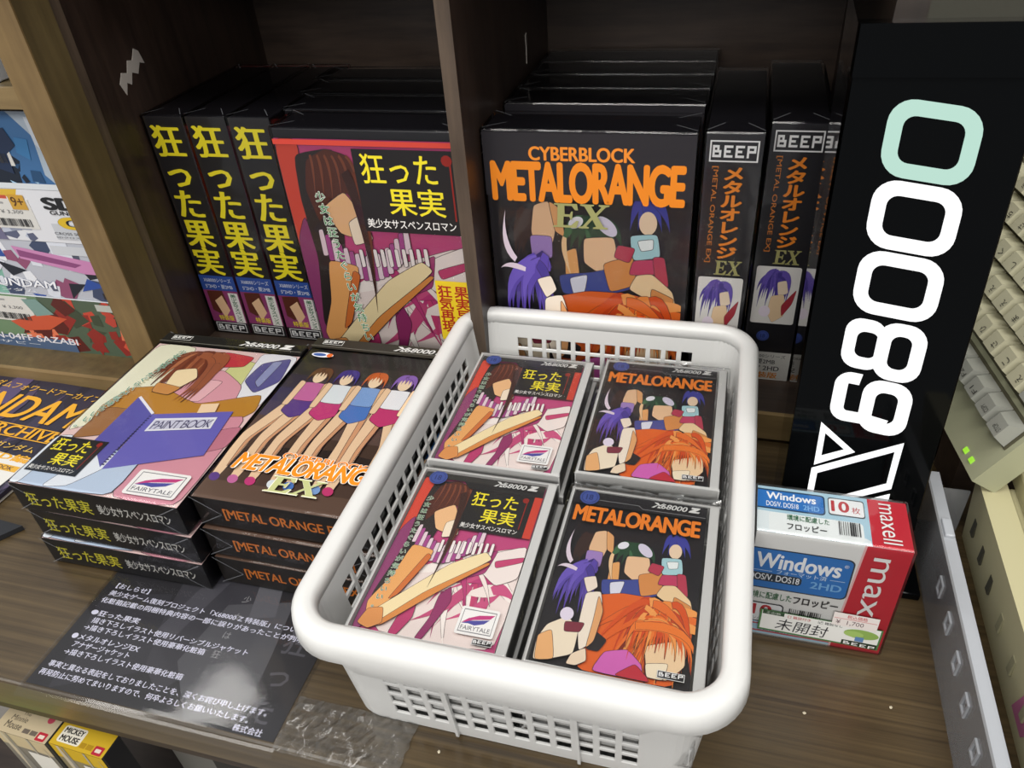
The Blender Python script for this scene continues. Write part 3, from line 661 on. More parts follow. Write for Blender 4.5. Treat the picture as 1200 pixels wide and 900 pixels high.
sm = wo.modifiers.new('thick', 'SOLIDIFY'); sm.thickness = .0018; sm.offset = -1
bv = wo.modifiers.new('soft', 'BEVEL'); bv.width = .0004; bv.segments = 1; bv.limit_method = 'ANGLE'
m = MB(); P = ring(DR + .0006, rb * .7, 8, cuts); m.prism(P, lambda p, d: (p[0], p[1], d), .0006, .0028, WPLAS); m.build('basket_base', bk)
m = MB()                                                # rim: profile swept round the outline, deeper lip along the sides than at the corners
base = ring(0, rb, 10, [[i / 24 for i in range(25)]] * 4); nB = len(base)
prof_n = None
for i, (x, y) in enumerate(base):
    p0 = base[i - 1]; p1 = base[(i + 1) % nB]; tx, ty = p1[0] - p0[0], p1[1] - p0[1]; q = math.hypot(tx, ty); nx, ny = ty / q, -tx / q
    dside = min(hx - abs(x), 1) if abs(abs(y) - hy) < .001 else (min(hy - abs(y), 1) if abs(abs(x) - hx) < .001 else 0)
    tt = max(0, min(1, (dside - .03) / .008)); lip = .0145 + .0055 * tt * tt * (3 - 2 * tt)
    onside = abs(abs(y) - hy) < .001; lip = .0150 + (.0065 * tt * tt * (3 - 2 * tt) if onside else 0)
    prof = [(-.002, HB - .006), (-.0022, HB + .003), (-.0012, HB + .0062), (.0010, HB + .0076), (.0055, HB + .0078), (.0095, HB + .0066), (.0118, HB + .0035), (.0125, HB - .001), (.0130, HB + .0065 - lip), (.0126, HB + .006 - lip), (.0117, HB + .0065 - lip), (.0112, HB - .001), (.0100, HB + .002), (.0065, HB + .005), (.002, HB + .004), (.0004, HB - .006)]
    prof_n = len(prof); m.v += [(x + nx * d, y + ny * d, z) for d, z in prof]
k = m.mi(WPLAS)
for i in range(nB):
    for j in range(prof_n):
        a_ = i * prof_n + j; b_2 = i * prof_n + (j + 1) % prof_n; c_ = ((i + 1) % nB) * prof_n + (j + 1) % prof_n; d_ = ((i + 1) % nB) * prof_n + j
        m.f.append([a_, d_, c_, b_2]); m.m.append(k)
m.build('basket_rim', bk, True)
for fx in (-.035, .04):
    m = MB(); m.prism([(fx - .0009, 0), (fx + .0009, 0), (fx + .0009, 1), (fx - .0009, 1)], lambda p, d: (p[0], -hy + DR * (1 - p[1]) - .0002 - d, .002 + p[1] * .084), -.0004, .002, WPLAS); m.build('rib', bk)

# ------------------------------------------------------------------ software cases in the basket
cw, cl, ct = .0945, .1345, .0185
def make_case(kind, label, sleeve):
    t = thing('software_case', label, 'game case')
    m = MB(); m.bbox((0, 0, 0), (cw, cl, ct - .001), .0022, CASEPL, 3); tag(m.build('case_shell', t), 'clear plastic case shell')
    m = MB()
    for lo, hi in (((.0003, .0003, .0012), (cw - .0003, .0028, ct - .0022)), ((.0003, cl - .0022, .0012), (cw - .0003, cl - .0003, ct - .0022)), ((.0003, .0028, .0012), (.0022, cl - .0022, ct - .0022)), ((cw - .0065, .0028, .0012), (cw - .0008, cl - .0022, ct - .0022))): m.box(lo, hi, CASESIDE)
    m.build('case_frame', t)
    m = MB(); m.box((.0045, .004, .003), (cw - .009, cl - .004, ct - .0075), mat('grey_tray', '#d4d3d0', .4)); m.build('disc_tray', t)
    iw, il = cw - .011, cl - .0075
    a = Art((.003, cl - .003, ct - .006), (1, 0, 0), (0, -1, 0), iw, il, 1.5e-5)
    m = MB(); m.box((.003, .0045, ct - .0066), (.003 + iw, cl - .003, ct - .006), PAPER); m.build('insert_card', t)
    if kind == 'fruit':
        art_fabric(a); a.rect(0, 0, 1, .04, '#2b2927'); a.poly([(.34, .04), (1, .04), (1, .085), (.4, .085)], '#1d1b1c'); a.rect(.94, .085, 1, .365, '#c8402f')
        vline(a, .13, .17, .9, .055, -.002); a.swoosh(.70, .8, .965, .945); a.beep(.84, .955, .975, .985, '#f0f0f0', '#1d1b1c')
    else:
        art_flame(a); a.rect(0, 0, 1, .085, '#1a181d'); a.rect(.16, .048, .5, .051, '#8a8a8c'); a.poly([(.5, .048), (.53, .068), (.53, .071), (.497, .051)], '#8a8a8c'); a.rect(.53, .068, .99, .071, '#8a8a8c')
        a.text('METALORANGE', .03, .098, .965, .205, '#ef8224', .045, 0, .92); a.beep(.8, .94, .965, .975, '#f0f0f0', '#1a181d')
    a.age(.12, .045, .075); a.xlogo(.59, .018, .95, .055)
    a.done('cover_print', t)
    s = Art((cw - .0004, .004, ct - .003), (0, 1, 0), (0, 0, -1), cl - .008, ct - .006); s.rect(0, 0, 1, 1, '#5d5b58' if kind == 'fruit' else '#6a5a50'); s.text('狂った果実' if kind == 'fruit' else 'METALORANGE', .2, .25, .6, .75, '#d8d3b0' if kind == 'fruit' else '#d98a3c'); s.done('spine_print', t)
    if sleeve:
        wrap_box((-.0012, -.0012, .0006), (cw + .0012, cl + .0012, ct - .0012), t, .0006, SLEEVE)
        m = MB(); r = random.Random(4)                      # loose crinkled ends of the sleeve
        for j in range(12):
            x = cw * j / 12; x2 = cw * (j + 1) / 12; 
            m.add([(x, cl + .0015, ct - .004), (x2, cl + .0015, ct - .004), (x2, cl + .005 + r.uniform(-.001, .001), ct - .002 + r.uniform(-.003, .001)), (x, cl + .005, ct - .003)], [(0, 1, 2, 3)], FLAP)
        m.build('sleeve_flap', t)
    return t
cf = make_case('fruit', '', False); co = make_case('flame', '', True)
zs = [.0032 + i * .0186 for i in range(5)]
def stack(src, x, y, what, where, grp, jit, used=[]):
    ords = ['bottom', 'fourth from top', 'third from top', 'second from top', 'topmost']
    for i, z in enumerate(zs):
        jx, jy = jit[i]; dr = DR * (1 - min(.1, z + .001) / HB); jy += max(0, dr - .0035) if y < .3 else -max(0, dr - .002) * .6; jx += -max(0, dr - .001) if x > -.1 else (-.0045 if i < 3 else 0); rz = random.Random(i * 7 + len(where)).uniform(-.012, .012) * (1 if i > 2 else .35)
        lab = f'{"clear game case with " + what if i == 4 else "clear plastic game case"}, {ords[i]} of the {where} stack in the basket'
        if src not in used: move(src, (x + jx, y + jy, z), rz); src['label'] = lab; src['group'] = grp; used.append(src)
        else: dup(src, (x + jx, y + jy, z), rz, lab, grp)
gc1, gc2 = 'clear game cases with pink covers', 'clear game cases with orange flame covers'
J = [(.001, .001), (.002, -.001), (.0, .002), (.0015, .001), (0, 0)]
stack(cf, -.1835, .2220, 'pink pleated cover', 'front left', gc1, J)
stack(cf, -.1845, .3625, 'pink pleated cover', 'back left', gc1, [(.004, .0), (.003, .001), (.003, -.001), (.0015, .001), (-.0005, .0)])
stack(co, -.0802, .2225, 'orange flame cover', 'front right', gc2, J)
stack(co, -.0808, .3690, 'orange flame cover', 'back right', gc2, J)

# ------------------------------------------------------------------ laminated notice under the stacks
t = thing('laminated_notice', 'black laminated notice sheet with white printed text lying at the table edge', 'notice', (-.334, .252, .0))
m = MB(); m.box((-.094, -.0575, .0001), (.096, .0665, .00028), ink('#211f22')); m.build('sheet', t)
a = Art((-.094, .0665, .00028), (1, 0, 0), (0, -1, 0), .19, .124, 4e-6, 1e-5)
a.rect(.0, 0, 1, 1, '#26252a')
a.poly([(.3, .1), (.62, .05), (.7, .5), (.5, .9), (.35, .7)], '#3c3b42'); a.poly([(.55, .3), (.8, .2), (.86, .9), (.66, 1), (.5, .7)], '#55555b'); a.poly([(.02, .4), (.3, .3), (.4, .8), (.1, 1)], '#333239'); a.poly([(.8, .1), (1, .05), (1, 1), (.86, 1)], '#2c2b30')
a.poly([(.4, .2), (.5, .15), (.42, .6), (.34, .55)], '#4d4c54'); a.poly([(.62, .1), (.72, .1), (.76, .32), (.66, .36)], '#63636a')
a.vtext('狂った', .9, .35, .96, .11, '#55545c', .01)
a.vtext('少女は狂う', .61, .18, .8, .035, '#98989c', .005, .005)
L = [(.30, .045, .2, '【おしらせ】'), (.355, .04, .9, '美少女ゲーム復刻プロジェクト「X68000 Z 特装版」について'), (.41, .03, .92, '化粧箱記載の同梱特典内容の一部に誤りがあったことが判明'),
     (.50, .03, .25, '●狂った果実'), (.55, .06, .74, '描き下ろしイラスト使用リバーシブルジャケット'), (.60, .05, .58, '→描き下ろしイラスト使用豪華化粧箱'),
     (.665, .03, .33, '●メタルオレンジEX'), (.715, .06, .31, 'アナザージャケット'), (.765, .05, .56, '→描き下ろしイラスト使用豪華化粧箱'),
     (.85, .03, .93, '事実と異なる表記をしておりましたことを、深くお詫び申し上げます。'), (.905, .02, .88, '再発防止に努めてまいりますので、何卒よろしくお願いいたします。'), (.955, .84, .95, '株式会社')]
for v, u0, u1, s_ in L: a.text(s_, u0, v - .002, u1, v + .037, '#e6e6fa', .02)
a.done('notice_print', t)
m = MB(); nx_ = 24
for i in range(nx_):                                    # laminate film, curling up a touch along the front edge
    x0 = -.097 + .196 * i / nx_; x1 = -.097 + .196 * (i + 1) / nx_
    ys = [(-.0665, -.0022), (-.0650, -.0010), (-.0632, -.0001), (-.0612, .0005), (-.0585, .0009), (-.0555, .0010), (-.053, .0010), (0, .0008), (.0695, .0006)]
    for (ya, za), (yb, zb) in zip(ys, ys[1:]): m.add([(x0, ya, za), (x1, ya, za), (x1, yb, zb), (x0, yb, zb)], [(0, 1, 2, 3)], LAMI)
tag(m.build('laminate_film', t, True), 'clear glossy laminate')
t = MB(); r = random.Random(9); n1, n2 = 26, 8
for i in range(n1 + 1):
    for j in range(n2 + 1):
        y = .1925 + .034 * j / n2; x = -.236 + .082 * i / n1 + r.uniform(-.001, .001); t.v.append((x, y - (.003 if j == 0 else 0), .0006 + r.random() * .0012))
km = t.mi(TAPE)
for i in range(n1):
    for j in range(n2):
        q = i * (n2 + 1) + j; t.f.append([q, q + n2 + 1, q + n2 + 2, q + 1]); t.m.append(km)
tag(t.build('clear_tape'), 'crinkled strip of clear tape stuck on the table front edge', 'tape')

# ------------------------------------------------------------------ boxed floppy disks
fw, fd, fh = .0860, .0390, .0972
t = thing('floppy_disk_box', 'white red and blue box of ten floppy disks right of the basket', 'box', (.0355, .3375, 0))
m = MB(); m.bbox((0, 0, 0), (fw, fd, fh), .0012, ink('#e9eef0')); m.build('carton', t)
a = Art((0, 0, fh), (1, 0, 0), (0, 0, -1), fw, fh)
a.rect(0, .0, 1, 1, '#e6e6e4'); a.rect(.0, .86, .72, .99, '#a9cbe0'); a.rect(.0, .88, .72, .895, '#b8585c'); a.rect(.0, .955, .72, .97, '#b8585c')
a.poly([(.715, 0), (1, 0), (1, 1), (.66, 1)], '#c22a38')
a.poly([(.7, 0), (.715, 0), (.66, 1), (.645, 1)], '#e8b8b8')
a.rrect(-.1, .14, .675, .52, .05, '#26303a'); a.rrect(-.1, .15, .665, .51, .045, '#2f74c0'); a.rrect(-.1, .37, .36, .45, .03, '#26303a')
a.text('Windows', .03, .18, .60, .32, '#f4f6fa', .03, .05); a.text('®', .61, .19, .64, .22, '#f4f6fa'); a.text('フォーマット済', .18, .322, .52, .365, '#cfe2f6', .01); a.rect(.0, .345, .15, .35, '#bcd4ee'); a.rect(.54, .345, .64, .35, '#bcd4ee')
a.text('DOS/V. DOS18', .0, .378, .345, .437, '#f0f2f6', .015); a.text('2HD', .42, .385, .63, .45, '#7fb6e8', .02)
a.text('環境に配慮した', .0, .55, .32, .62, '#2c6a44', .012); a.text('フロッピー', .33, .55, .64, .63, '#2a2a2c', .035)
a.rrect(.02, .66, .28, .86, .03, '#3a3d42'); a.rrect(.03, .67, .27, .85, .025, '#eceef0'); a.text('10', .06, .68, .2, .79, '#b8323a', .03); a.text('枚', .21, .75, .25, .79, '#b8323a'); a.text('コンパクト', .04, .81, .2, .84, '#33363a')
for i in range(16): a.rect(.32 + i * .0145, .68, .32 + i * .0145 + random.Random(i).choice([.004, .008, .011]), .78, '#2a2a2c')
a.text('全数検査済ディスク', .12, .91, .5, .945, '#5a2a2c')
a.rtext('maxell', .77, .08, .93, .92, '#f2f0ee', .02, 0, True)
a.done('front_print', t)
a = Art((0, fd, fh), (1, 0, 0), (0, -1, 0), fw, fd)
a.rect(0, 0, 1, 1, '#a8cbdc'); a.poly([(0, .55), (.5, .6), (.74, .9), (.74, 1), (0, 1)], '#dfe9ec'); a.rrect(.08, .56, .7, .97, .03, '#e8eeee')
a.rect(.745, 0, 1, 1, '#c22a38'); a.rrect(-.05, .06, .46, .5, .03, '#26405c'); a.rrect(-.05, .09, .45, .47, .025, '#2f74c0'); a.text('Windows', .06, .12, .4, .28, '#f4f6fa', .03); a.text('DOS/V. DOS18', .06, .33, .28, .44, '#f0f2f6', .015); a.text('2HD', .31, .33, .42, .44, '#7fb6e8', .02)
a.rrect(.48, .08, .72, .46, .02, '#3a3d42'); a.rrect(.485, .1, .715, .44, .018, '#eceef0'); a.text('10', .5, .14, .62, .38, '#b8323a', .03); a.text('枚', .635, .24, .69, .38, '#b8323a')
a.text('環境に配慮した', .2, .58, .48, .7, '#2c6a44', .012); a.text('フロッピー', .2, .76, .46, .9, '#2a2a2c', .02)
for i in range(10): a.rect(.54 + i * .0145, .58, .54 + i * .0145 + random.Random(i).choice([.004, .008, .011]), .86, '#2a2a2c')
a.rtext('maxell', .815, .08, .935, .92, '#f2f0ee', .02, 0, True)
a.done('top_print', t)
a = Art((fw, 0, fh), (0, 1, 0), (0, 0, -1), fd, fh); a.rect(0, 0, 1, 1, '#b82634'); a.rtext('maxell', .3, .1, .7, .7, '#f2f0ee', .02); a.done('side_print', t)
wrap_box((0, 0, 0), (fw, fd, fh), t, .0016)
a = Art((.0105, -.0021, .0285), (1, 0, -.03), (0, 0, -1), .0735, .0205, 1.5e-5, 1e-5)
a.rect(0, 0, 1, 1, '#4b7a48'); a.rect(.015, .03, .985, .93, '#eeeeea'); a.rect(.02, .03, .2, .2, '#2f4a32'); a.text('その他', .05, .06, .17, .17, '#dfe6da'); a.text('□ 箱説付き', .23, .08, .42, .22, '#c04a4a', .01); a.text('☑ 箱説なし', .48, .08, .68, .22, '#33343a', .01)
a.text('未開封', .14, .3, .58, .86, '#25262c', -.004, .15)
a.ell(.84, .36, .14, .22, '#8fb05a'); a.ell(.78, .4, .08, .14, '#a5c46c'); a.rect(.8, .5, .87, .72, '#5f86b8'); a.beep(.7, .74, .985, .97, '#f0f0ee', '#20301f', False)
tag(a.done('shop_sticker', t), 'white shop sticker with green edge')
a = Art((.0535, -.0022, .0375), (1, 0, -.03), (0, 0, -1), .0265, .0125, 1.5e-5, 3e-5)
a.rect(0, 0, 1, 1, '#efe6e2'); a.text('税込価格', .3, .08, .75, .36, '#c8424a', .01); a.rect(.03, .4, .97, .44, '#d8868a'); a.text('¥  1,700', .08, .52, .7, .9, '#6a5058', 0)
tag(a.done('price_label', t), 'small red and white price label')

# ------------------------------------------------------------------ illuminated sign
sg = thing('lighted_sign', 'tall black acrylic sign with glowing white vertical numerals', 'sign', (.054, .40, 0))
lean = math.atan2(.04, .36); SW, SH = .0865, .3575
def sp_(x, s_, d=0.0):                                    # sign plane: x across, s up the leaning face, d behind it
    return (x, s_ * math.sin(lean) + d * math.cos(lean), s_ * math.cos(lean) - d * math.sin(lean))
m = MB()
for (x0, x1, s0, s1) in ((0, SW, 0, SH - .012),):
    m.add([sp_(x0, s0), sp_(x1, s0), sp_(x1, s1), sp_(x0, s1), sp_(x0, s0, .004), sp_(x1, s0, .004), sp_(x1, s1, .004), sp_(x0, s1, .004)], [(0,1,2,3), (7,6,5,4), (0,4,5,1), (1,5,6,2), (2,6,7,3), (3,7,4,0)], BGLOSS)
m.build('front_panel', sg)
m = MB(); m.add([sp_(-.0006, SH - .025, -.0012), sp_(SW, SH - .025, -.0012), sp_(SW, SH, -.0012), sp_(-.0006, SH, -.0012), sp_(-.0006, SH - .025, .02), sp_(SW, SH - .025, .02), sp_(SW, SH, .02), sp_(-.0006, SH, .02)], [(0,1,2,3), (7,6,5,4), (0,4,5,1), (1,5,6,2), (2,6,7,3), (3,7,4,0)], BGLOSS)
m.build('top_cap', sg)
m = MB()                                                  # clear acrylic housing, deeper towards the top
hp = [(-.0015, 0, .0, 0), (SW + .001, 0, .0, 0), (SW + .001, 0, .028, 0), (-.0015, 0, .028, 0)]
lo4 = [sp_(-.0016, 0, .002), sp_(SW + .0012, 0, .002), (SW + .0012, .032, .0), (-.0016, .032, .0)]
hi4 = [sp_(-.0016, SH, .002), sp_(SW + .0012, SH, .002), (SW + .0012, .105, .36), (-.0016, .105, .36)]
m.add(lo4 + hi4, [(1, 2, 6, 5), (2, 3, 7, 6), (3, 0, 4, 7), (4, 5, 6, 7)], ACRYL)
tag(m.build('acrylic_housing', sg), 'clear acrylic side housing')
m = MB(); m.bbox((-.004, -.014, 0), (.098, .06, .006), .001, BGLOSS); m.build('base_plate', sg)
LIT = glow('lit_lettering', '#ffffff', 1.15); LITT = glow('dim_lettering', '#bfe8d8', .86)
m = MB()
OX = .054
def rr(x0, s0, x1, s1, r, k=.14, n=6):                    # slanted rounded rectangle outline
    P = []
    for cx, cy, a0 in ((x1 - r, s0 + r, -90), (x1 - r, s1 - r, 0), (x0 + r, s1 - r, 90), (x0 + r, s0 + r, 180)):
        for i in range(n + 1):
            q = math.radians(a0 + 90 * i / n); P.append((cx + r * math.cos(q), cy + r * math.sin(q)))
    xm = (x0 + x1) / 2
    return [(x - OX, y - k * (x - .097)) for x, y in P]
def band(Po, Pi, mt, d=-.0006):
    n = len(Po); vs = [sp_(*p, d) for p in Po] + [sp_(*p, d) for p in Pi] + [sp_(*p, 0.0005) for p in Po] + [sp_(*p, 0.0005) for p in Pi]
    fs = []
    for i in range(n):
        j = (i + 1) % n; fs += [(i, j, n + j, n + i), (2*n + i, 2*n + j, j, i), (n + i, n + j, 3*n + j, 3*n + i)]
    m.add(vs, fs, mt)
T_ = .0078
def zero(s0, s1, mt): band(rr(.0742, s0, .1198, s1, .0125), rr(.0742 + T_, s0 + T_, .1198 - T_, s1 - T_, .006), mt)
zero(.2808, .3205, LITT); zero(.2412, .2792, LIT); zero(.2012, .2395, LIT)
band(rr(.0742, .1645, .0972, .1972, .009), rr(.0742 + T_ * .9, .1645 + T_, .0972 - T_ * .5, .1972 - T_, .0045), LIT)
band(rr(.0925, .1608, .1198, .1985, .011), rr(.0925 + T_, .1608 + T_, .1198 - T_, .1985 - T_, .005), LIT, -.0007)
band(rr(.0910, .1222, .1198, .1595, .011), rr(.0910 + T_, .1222 + T_, .1198 - T_, .1595 - T_, .005), LIT, -.0007)
def strip(P, wd, mt):
    Lf, Rt = [], []
    for i, p in enumerate(P):
        a_ = P[max(0, i - 1)]; b_3 = P[min(len(P) - 1, i + 1)]; dx, dy = b_3[0] - a_[0], b_3[1] - a_[1]; q = math.hypot(dx, dy)
        Lf.append((p[0] - dy / q * wd, p[1] + dx / q * wd)); Rt.append((p[0] + dy / q * wd, p[1] - dx / q * wd))
    n = len(P); m.add([sp_(*p, -.00065) for p in Lf + Rt], [(i, i + 1, n + i + 1, n + i) for i in range(n - 1)], mt)
G = [(.0885, .1585), (.0825, .1593)]
for i in range(7): q = math.radians(90 + 90 * i / 6); G.append((.0825 + .0046 * math.cos(q), .1547 + .0046 * math.sin(q)))
G += [(.0779, .148), (.0779, .1435)]
for i in range(7): q = math.radians(180 + 90 * i / 6); G.append((.0846 + .0067 * math.cos(q), .1385 + .0067 * math.sin(q)))
G += [(.0935, .131), (.108, .1275)]
strip([(x - OX, s_) for x, s_ in G], T_ / 2, LIT)
def loop(Po, Pi): band([(x - OX, s_) for x, s_ in Po], [(x - OX, s_) for x, s_ in Pi], LIT)
loop([(.0708, .1250), (.0942, .1050), (.0713, .0915)], [(.0744, .1172), (.0877, .1060), (.0747, .0992)])
loop([(.0703, .0885), (.1212, .1158), (.1207, .0795), (.0703, .0525)], [(.0743, .0852), (.1172, .1088), (.1172, .0832), (.0743, .0590)])
loop([(.1208, .0752), (.1208, .0420), (.0985, .0632)], [(.1172, .0692), (.1172, .0500), (.1042, .0628)])
m.build('lettering', sg)

# ------------------------------------------------------------------ clear plastic tray
t = thing('plastic_tray', 'long clear plastic cover tray lying on its side at right of the floppy box', 'tray', (.1545, .20, 0))
m = MB(); m.box((0, 0, 0), (.0014, .2600, .054), TRAYPL); m.build('side_wall', t)
m = MB(); m.box((.0014, 0, .0526), (.0085, .2600, .054), TRAYED); m.box((.0073, 0, .030), (.0087, .2600, .0526), TRAYPL); m.build('top_flange', t)
m = MB(); m.box((.0014, .2586, 0), (.032, .2600, .040), TRAYPL); m.build('end_wall', t)
m = MB(); m.box((.0014, 0, 0), (.030, .2586, .0014), TRAYPL); m.build('bottom_wall', t)
for i, y in enumerate((.055, .082, .109, .137, .165)):
    m = MB(); y2_ = y + .009
    for a0, a1, b0, b1 in ((y, y2_, .030, .0315), (y, y2_, .0405, .042), (y, y + .0014, .0315, .0405), (y2_ - .0014, y2_, .0315, .0405)): m.box((-.0012, a0, b0), (.0, a1, b1), TRAYED)
    m.build('slot_frame', t)
m = MB(); m.bbox((.0014, .178, .014), (.006, .196, .030), .001, TRAYED); m.build('hook', t)
m = MB(); m.bbox((.0014, .206, .022), (.004, .211, .036), .001, TRAYED); m.build('hook', t)
m = MB(); m.bbox((.002, .196, .0528), (.0080, .212, .0565), .0008, TRAYED); m.build('latch', t)

# ------------------------------------------------------------------ beige computer
t = thing('beige_computer', 'yellowed beige plastic computer housing at the right edge of the table', 'computer', (.19, .454, 0))
m = MB(); m.prism([(0, 0), (-.0055, .060), (.012, .060), (.014, 0)], lambda p, d: (p[0], d, p[1]), -.26, 0, BEIGE); lowb = m.build('side_skirt', t)
m = MB(); m.bbox((.014, -.26, 0), (.15, -.004, .0560), .002, BEIGE); m.build('body', t)
m = MB(); m.bbox((.017, -.26, .0560), (.15, .018, .0720), .002, BEIGE); tag(m.build('upper_cover', t), 'raised beige cover panel')
m = MB(); m.prism([(-.145, .012), (-.165, .012), (-.185, .050), (-.160, .052)], lambda p, d: (-.0055 * p[1] / .06 - d, p[0], p[1]), -.0002, .0004, ink('#b05a86')); tag(m.build('sticker', t), 'pink sticker')
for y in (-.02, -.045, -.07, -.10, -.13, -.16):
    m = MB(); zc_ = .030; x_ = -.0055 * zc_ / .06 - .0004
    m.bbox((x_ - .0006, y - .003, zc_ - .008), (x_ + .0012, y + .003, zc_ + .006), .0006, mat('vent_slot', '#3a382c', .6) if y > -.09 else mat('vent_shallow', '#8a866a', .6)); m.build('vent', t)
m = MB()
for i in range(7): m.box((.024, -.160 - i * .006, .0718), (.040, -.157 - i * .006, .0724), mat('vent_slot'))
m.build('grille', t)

# ------------------------------------------------------------------ keyboard, leaning up to the right
kc = Vector((.1755, .436, .07)); ka = Vector((-.157, .9876, 0)).normalized(); ang = math.radians(58.3)
kp = Vector((ka.y, -ka.x, 0)); kb_ = kp * math.cos(ang) + Vector((0, 0, math.sin(ang))); kn = kb_.cross(ka) * -1
if kn.dot(Vector((0, 0, .45)) - kc) < 0: kn = -kn
t = thing('keyboard', 'cream computer keyboard with grey function keys propped up behind the sign', 'keyboard', tuple(kc))
def K(u, v, n): return tuple(ka * u + kb_ * v + kn * n)
KL, KD = .44, .165
def kprism(lo, hi, top, mt, mb):
    (u0, v0, n0), (u1, v1, n1) = lo, hi; i, o_, q = top
    mb.add([K(u0, v0, n0), K(u1, v0, n0), K(u1, v1, n0), K(u0, v1, n0), K(u0 + i, v0 + o_, n1), K(u1 - i, v0 + o_, n1), K(u1 - i, v1 - q, n1), K(u0 + i, v1 - q, n1)],
           [(3,2,1,0), (4,5,6,7), (0,1,5,4), (1,2,6,5), (2,3,7,6), (3,0,4,7)], mt)
m = MB(); kprism((0, 0, -.020), (KL, KD, 0), (.0, .0, .0), KBASE, m); m.build('shell', t)
m = MB(); kprism((.012, .004, -.026), (KL - .012, KD, -.020), (0, 0, 0), mat('keyboard_bottom', '#a9a997', .5), m); m.build('bottom_cover', t)
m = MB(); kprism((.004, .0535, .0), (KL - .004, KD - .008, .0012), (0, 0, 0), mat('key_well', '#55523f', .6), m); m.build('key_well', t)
for u in (.0125, .0225):
    m = MB(); kprism((u, .0045, .0), (u + .0045, .0085, .0012), (.0005, .0005, .0005), glow('green_led', '#9be02a', 1.0), m); tag(m.build('indicator_light', t), 'lit green indicator')
leg = {(0, 0): 'STOP', (0, 1): 'COPY', (0, 2): 'F1', (0, 3): 'F2', (0, 4): 'F3'}
def legend(txt, u0, v0, wd, hg, n, par):
    vs, fs, (a_, b_4, c_, d_) = glyphs(txt, .01)
    mm = MB(); mm.add([K(u0 + (x - a_) / max(c_ - a_, 1e-6) * wd, v0 + hg - (y - b_4) / max(d_ - b_4, 1e-6) * hg, n) for x, y in vs], fs, ink('#3c3c38')); return mm.build('legend', par)
for row, (v0, v1) in enumerate(((.0295, .0485), (.0565, .0765), (.0770, .0970), (.0975, .1175), (.1180, .1380), (.1385, .1555))):
    pitch = .0205; off = (.006, .008, .008, .008, .008, .008)[row]
    u = off + (0, .0, .0, .0, .0, .0)[row]; col = 0
    wide = (0, 0, .006, .010, .016, .03)[row]
    while u < KL - .03 and col < 19:
        wdt = pitch - .0012 + (wide if col == 0 else 0)
        m = MB(); kprism((u, v0, .001), (u + wdt, v1 - .001, .0098), (.0028, .0016, .0048), KEYG if row == 0 or col == 0 else KEYW, m); ko = m.build('key', t)
        if col < 9:
            tx = leg.get((row, col)) or (f'F{col-1}' if row == 0 else random.Random(row * 31 + col).choice('ぬふあうえおやゆよわたていすかんなにらせちとしはきくまのりれけむつさそひこみもねるめ'))
            legend(tx, u + .004, v0 + .0045, .0075 if len(tx) > 1 else .005, .0035 if len(tx) > 1 else .005, .01, ko)
        u += pitch + (wide if col == 0 else 0); col += 1
    if row == 0:
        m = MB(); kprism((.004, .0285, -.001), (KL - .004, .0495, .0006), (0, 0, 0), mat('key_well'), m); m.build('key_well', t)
t = thing('keyboard_stand', 'dark wedge stand holding up the keyboard', 'stand', tuple(kc - Vector((0, 0, .07))))
m = MB()
q0 = ka * .06 + kp * .022; q1 = ka * .40 + kp * .022; q2 = ka * .40 + kp * .085; q3 = ka * .06 + kp * .085
zl = .07 + math.tan(ang) * .022 - .056; zh = .07 + math.tan(ang) * .085 - .056
m.add([(q.x, q.y, 0) for q in (q0, q1, q2, q3)] + [(q0.x, q0.y, zl), (q1.x, q1.y, zl), (q2.x, q2.y, zh), (q3.x, q3.y, zh)], [(3,2,1,0), (4,5,6,7), (0,1,5,4), (1,2,6,5), (2,3,7,6), (3,0,4,7)], DARKX)
m.build('wedge', t)

# ------------------------------------------------------------------ boxed model kits on the left rack
def kit(name, label, x0, x1, y, z0, z1, d, paint):
    t = thing(name, label, 'model kit box', (x0, y, z0)); h = z1 - z0
    m = MB(); m.bbox((0, 0, 0), (x1 - x0, d, h), .001, ink('#c9ccd2')); m.build('carton', t)
    a = Art((0, 0, h), (1, 0, 0), (0, 0, -1), x1 - x0, h); paint(a); a.done('box_print', t); return t, a
def tagl(t, x, z, w_=.075, h_=.03):
    a = Art((x, -.0008, z), (1, 0, 0), (0, 0, -1), w_, h_); m = a.mb; m.box((x, -.0007, z - h_), (x + w_, -.0001, z), PAPER)
    a.rect(.05, .1, .6, .16, '#9a9a9c'); a.rect(.05, .3, .2, .36, '#9a9a9c'); a.text('¥ 3,300', .5, .36, .85, .5, '#6a6a6c')
    for i in range(24): a.rect(.3 + i * .026, .66, .3 + i * .026 + random.Random(i).choice([.008, .014, .02]), .92, '#3a3a3c')
    tag(a.done('price_tag', t), 'white barcode price tag')
def shards(a, cols, n, seed, lo=0.0, hi=1.0):
    r = random.Random(seed)
    for i in range(n):
        x = r.uniform(lo, hi); y = r.uniform(.05, .95); s_ = r.uniform(.03, .13); q = r.uniform(0, 3.14); P = []
        for j in range(r.choice((3, 4, 4, 5))):
            P.append((x + s_ * math.cos(q + j * 1.4) * .6, y + s_ * 2.0 * math.sin(q + j * 1.4)))
        a.poly(P, r.choice(cols))
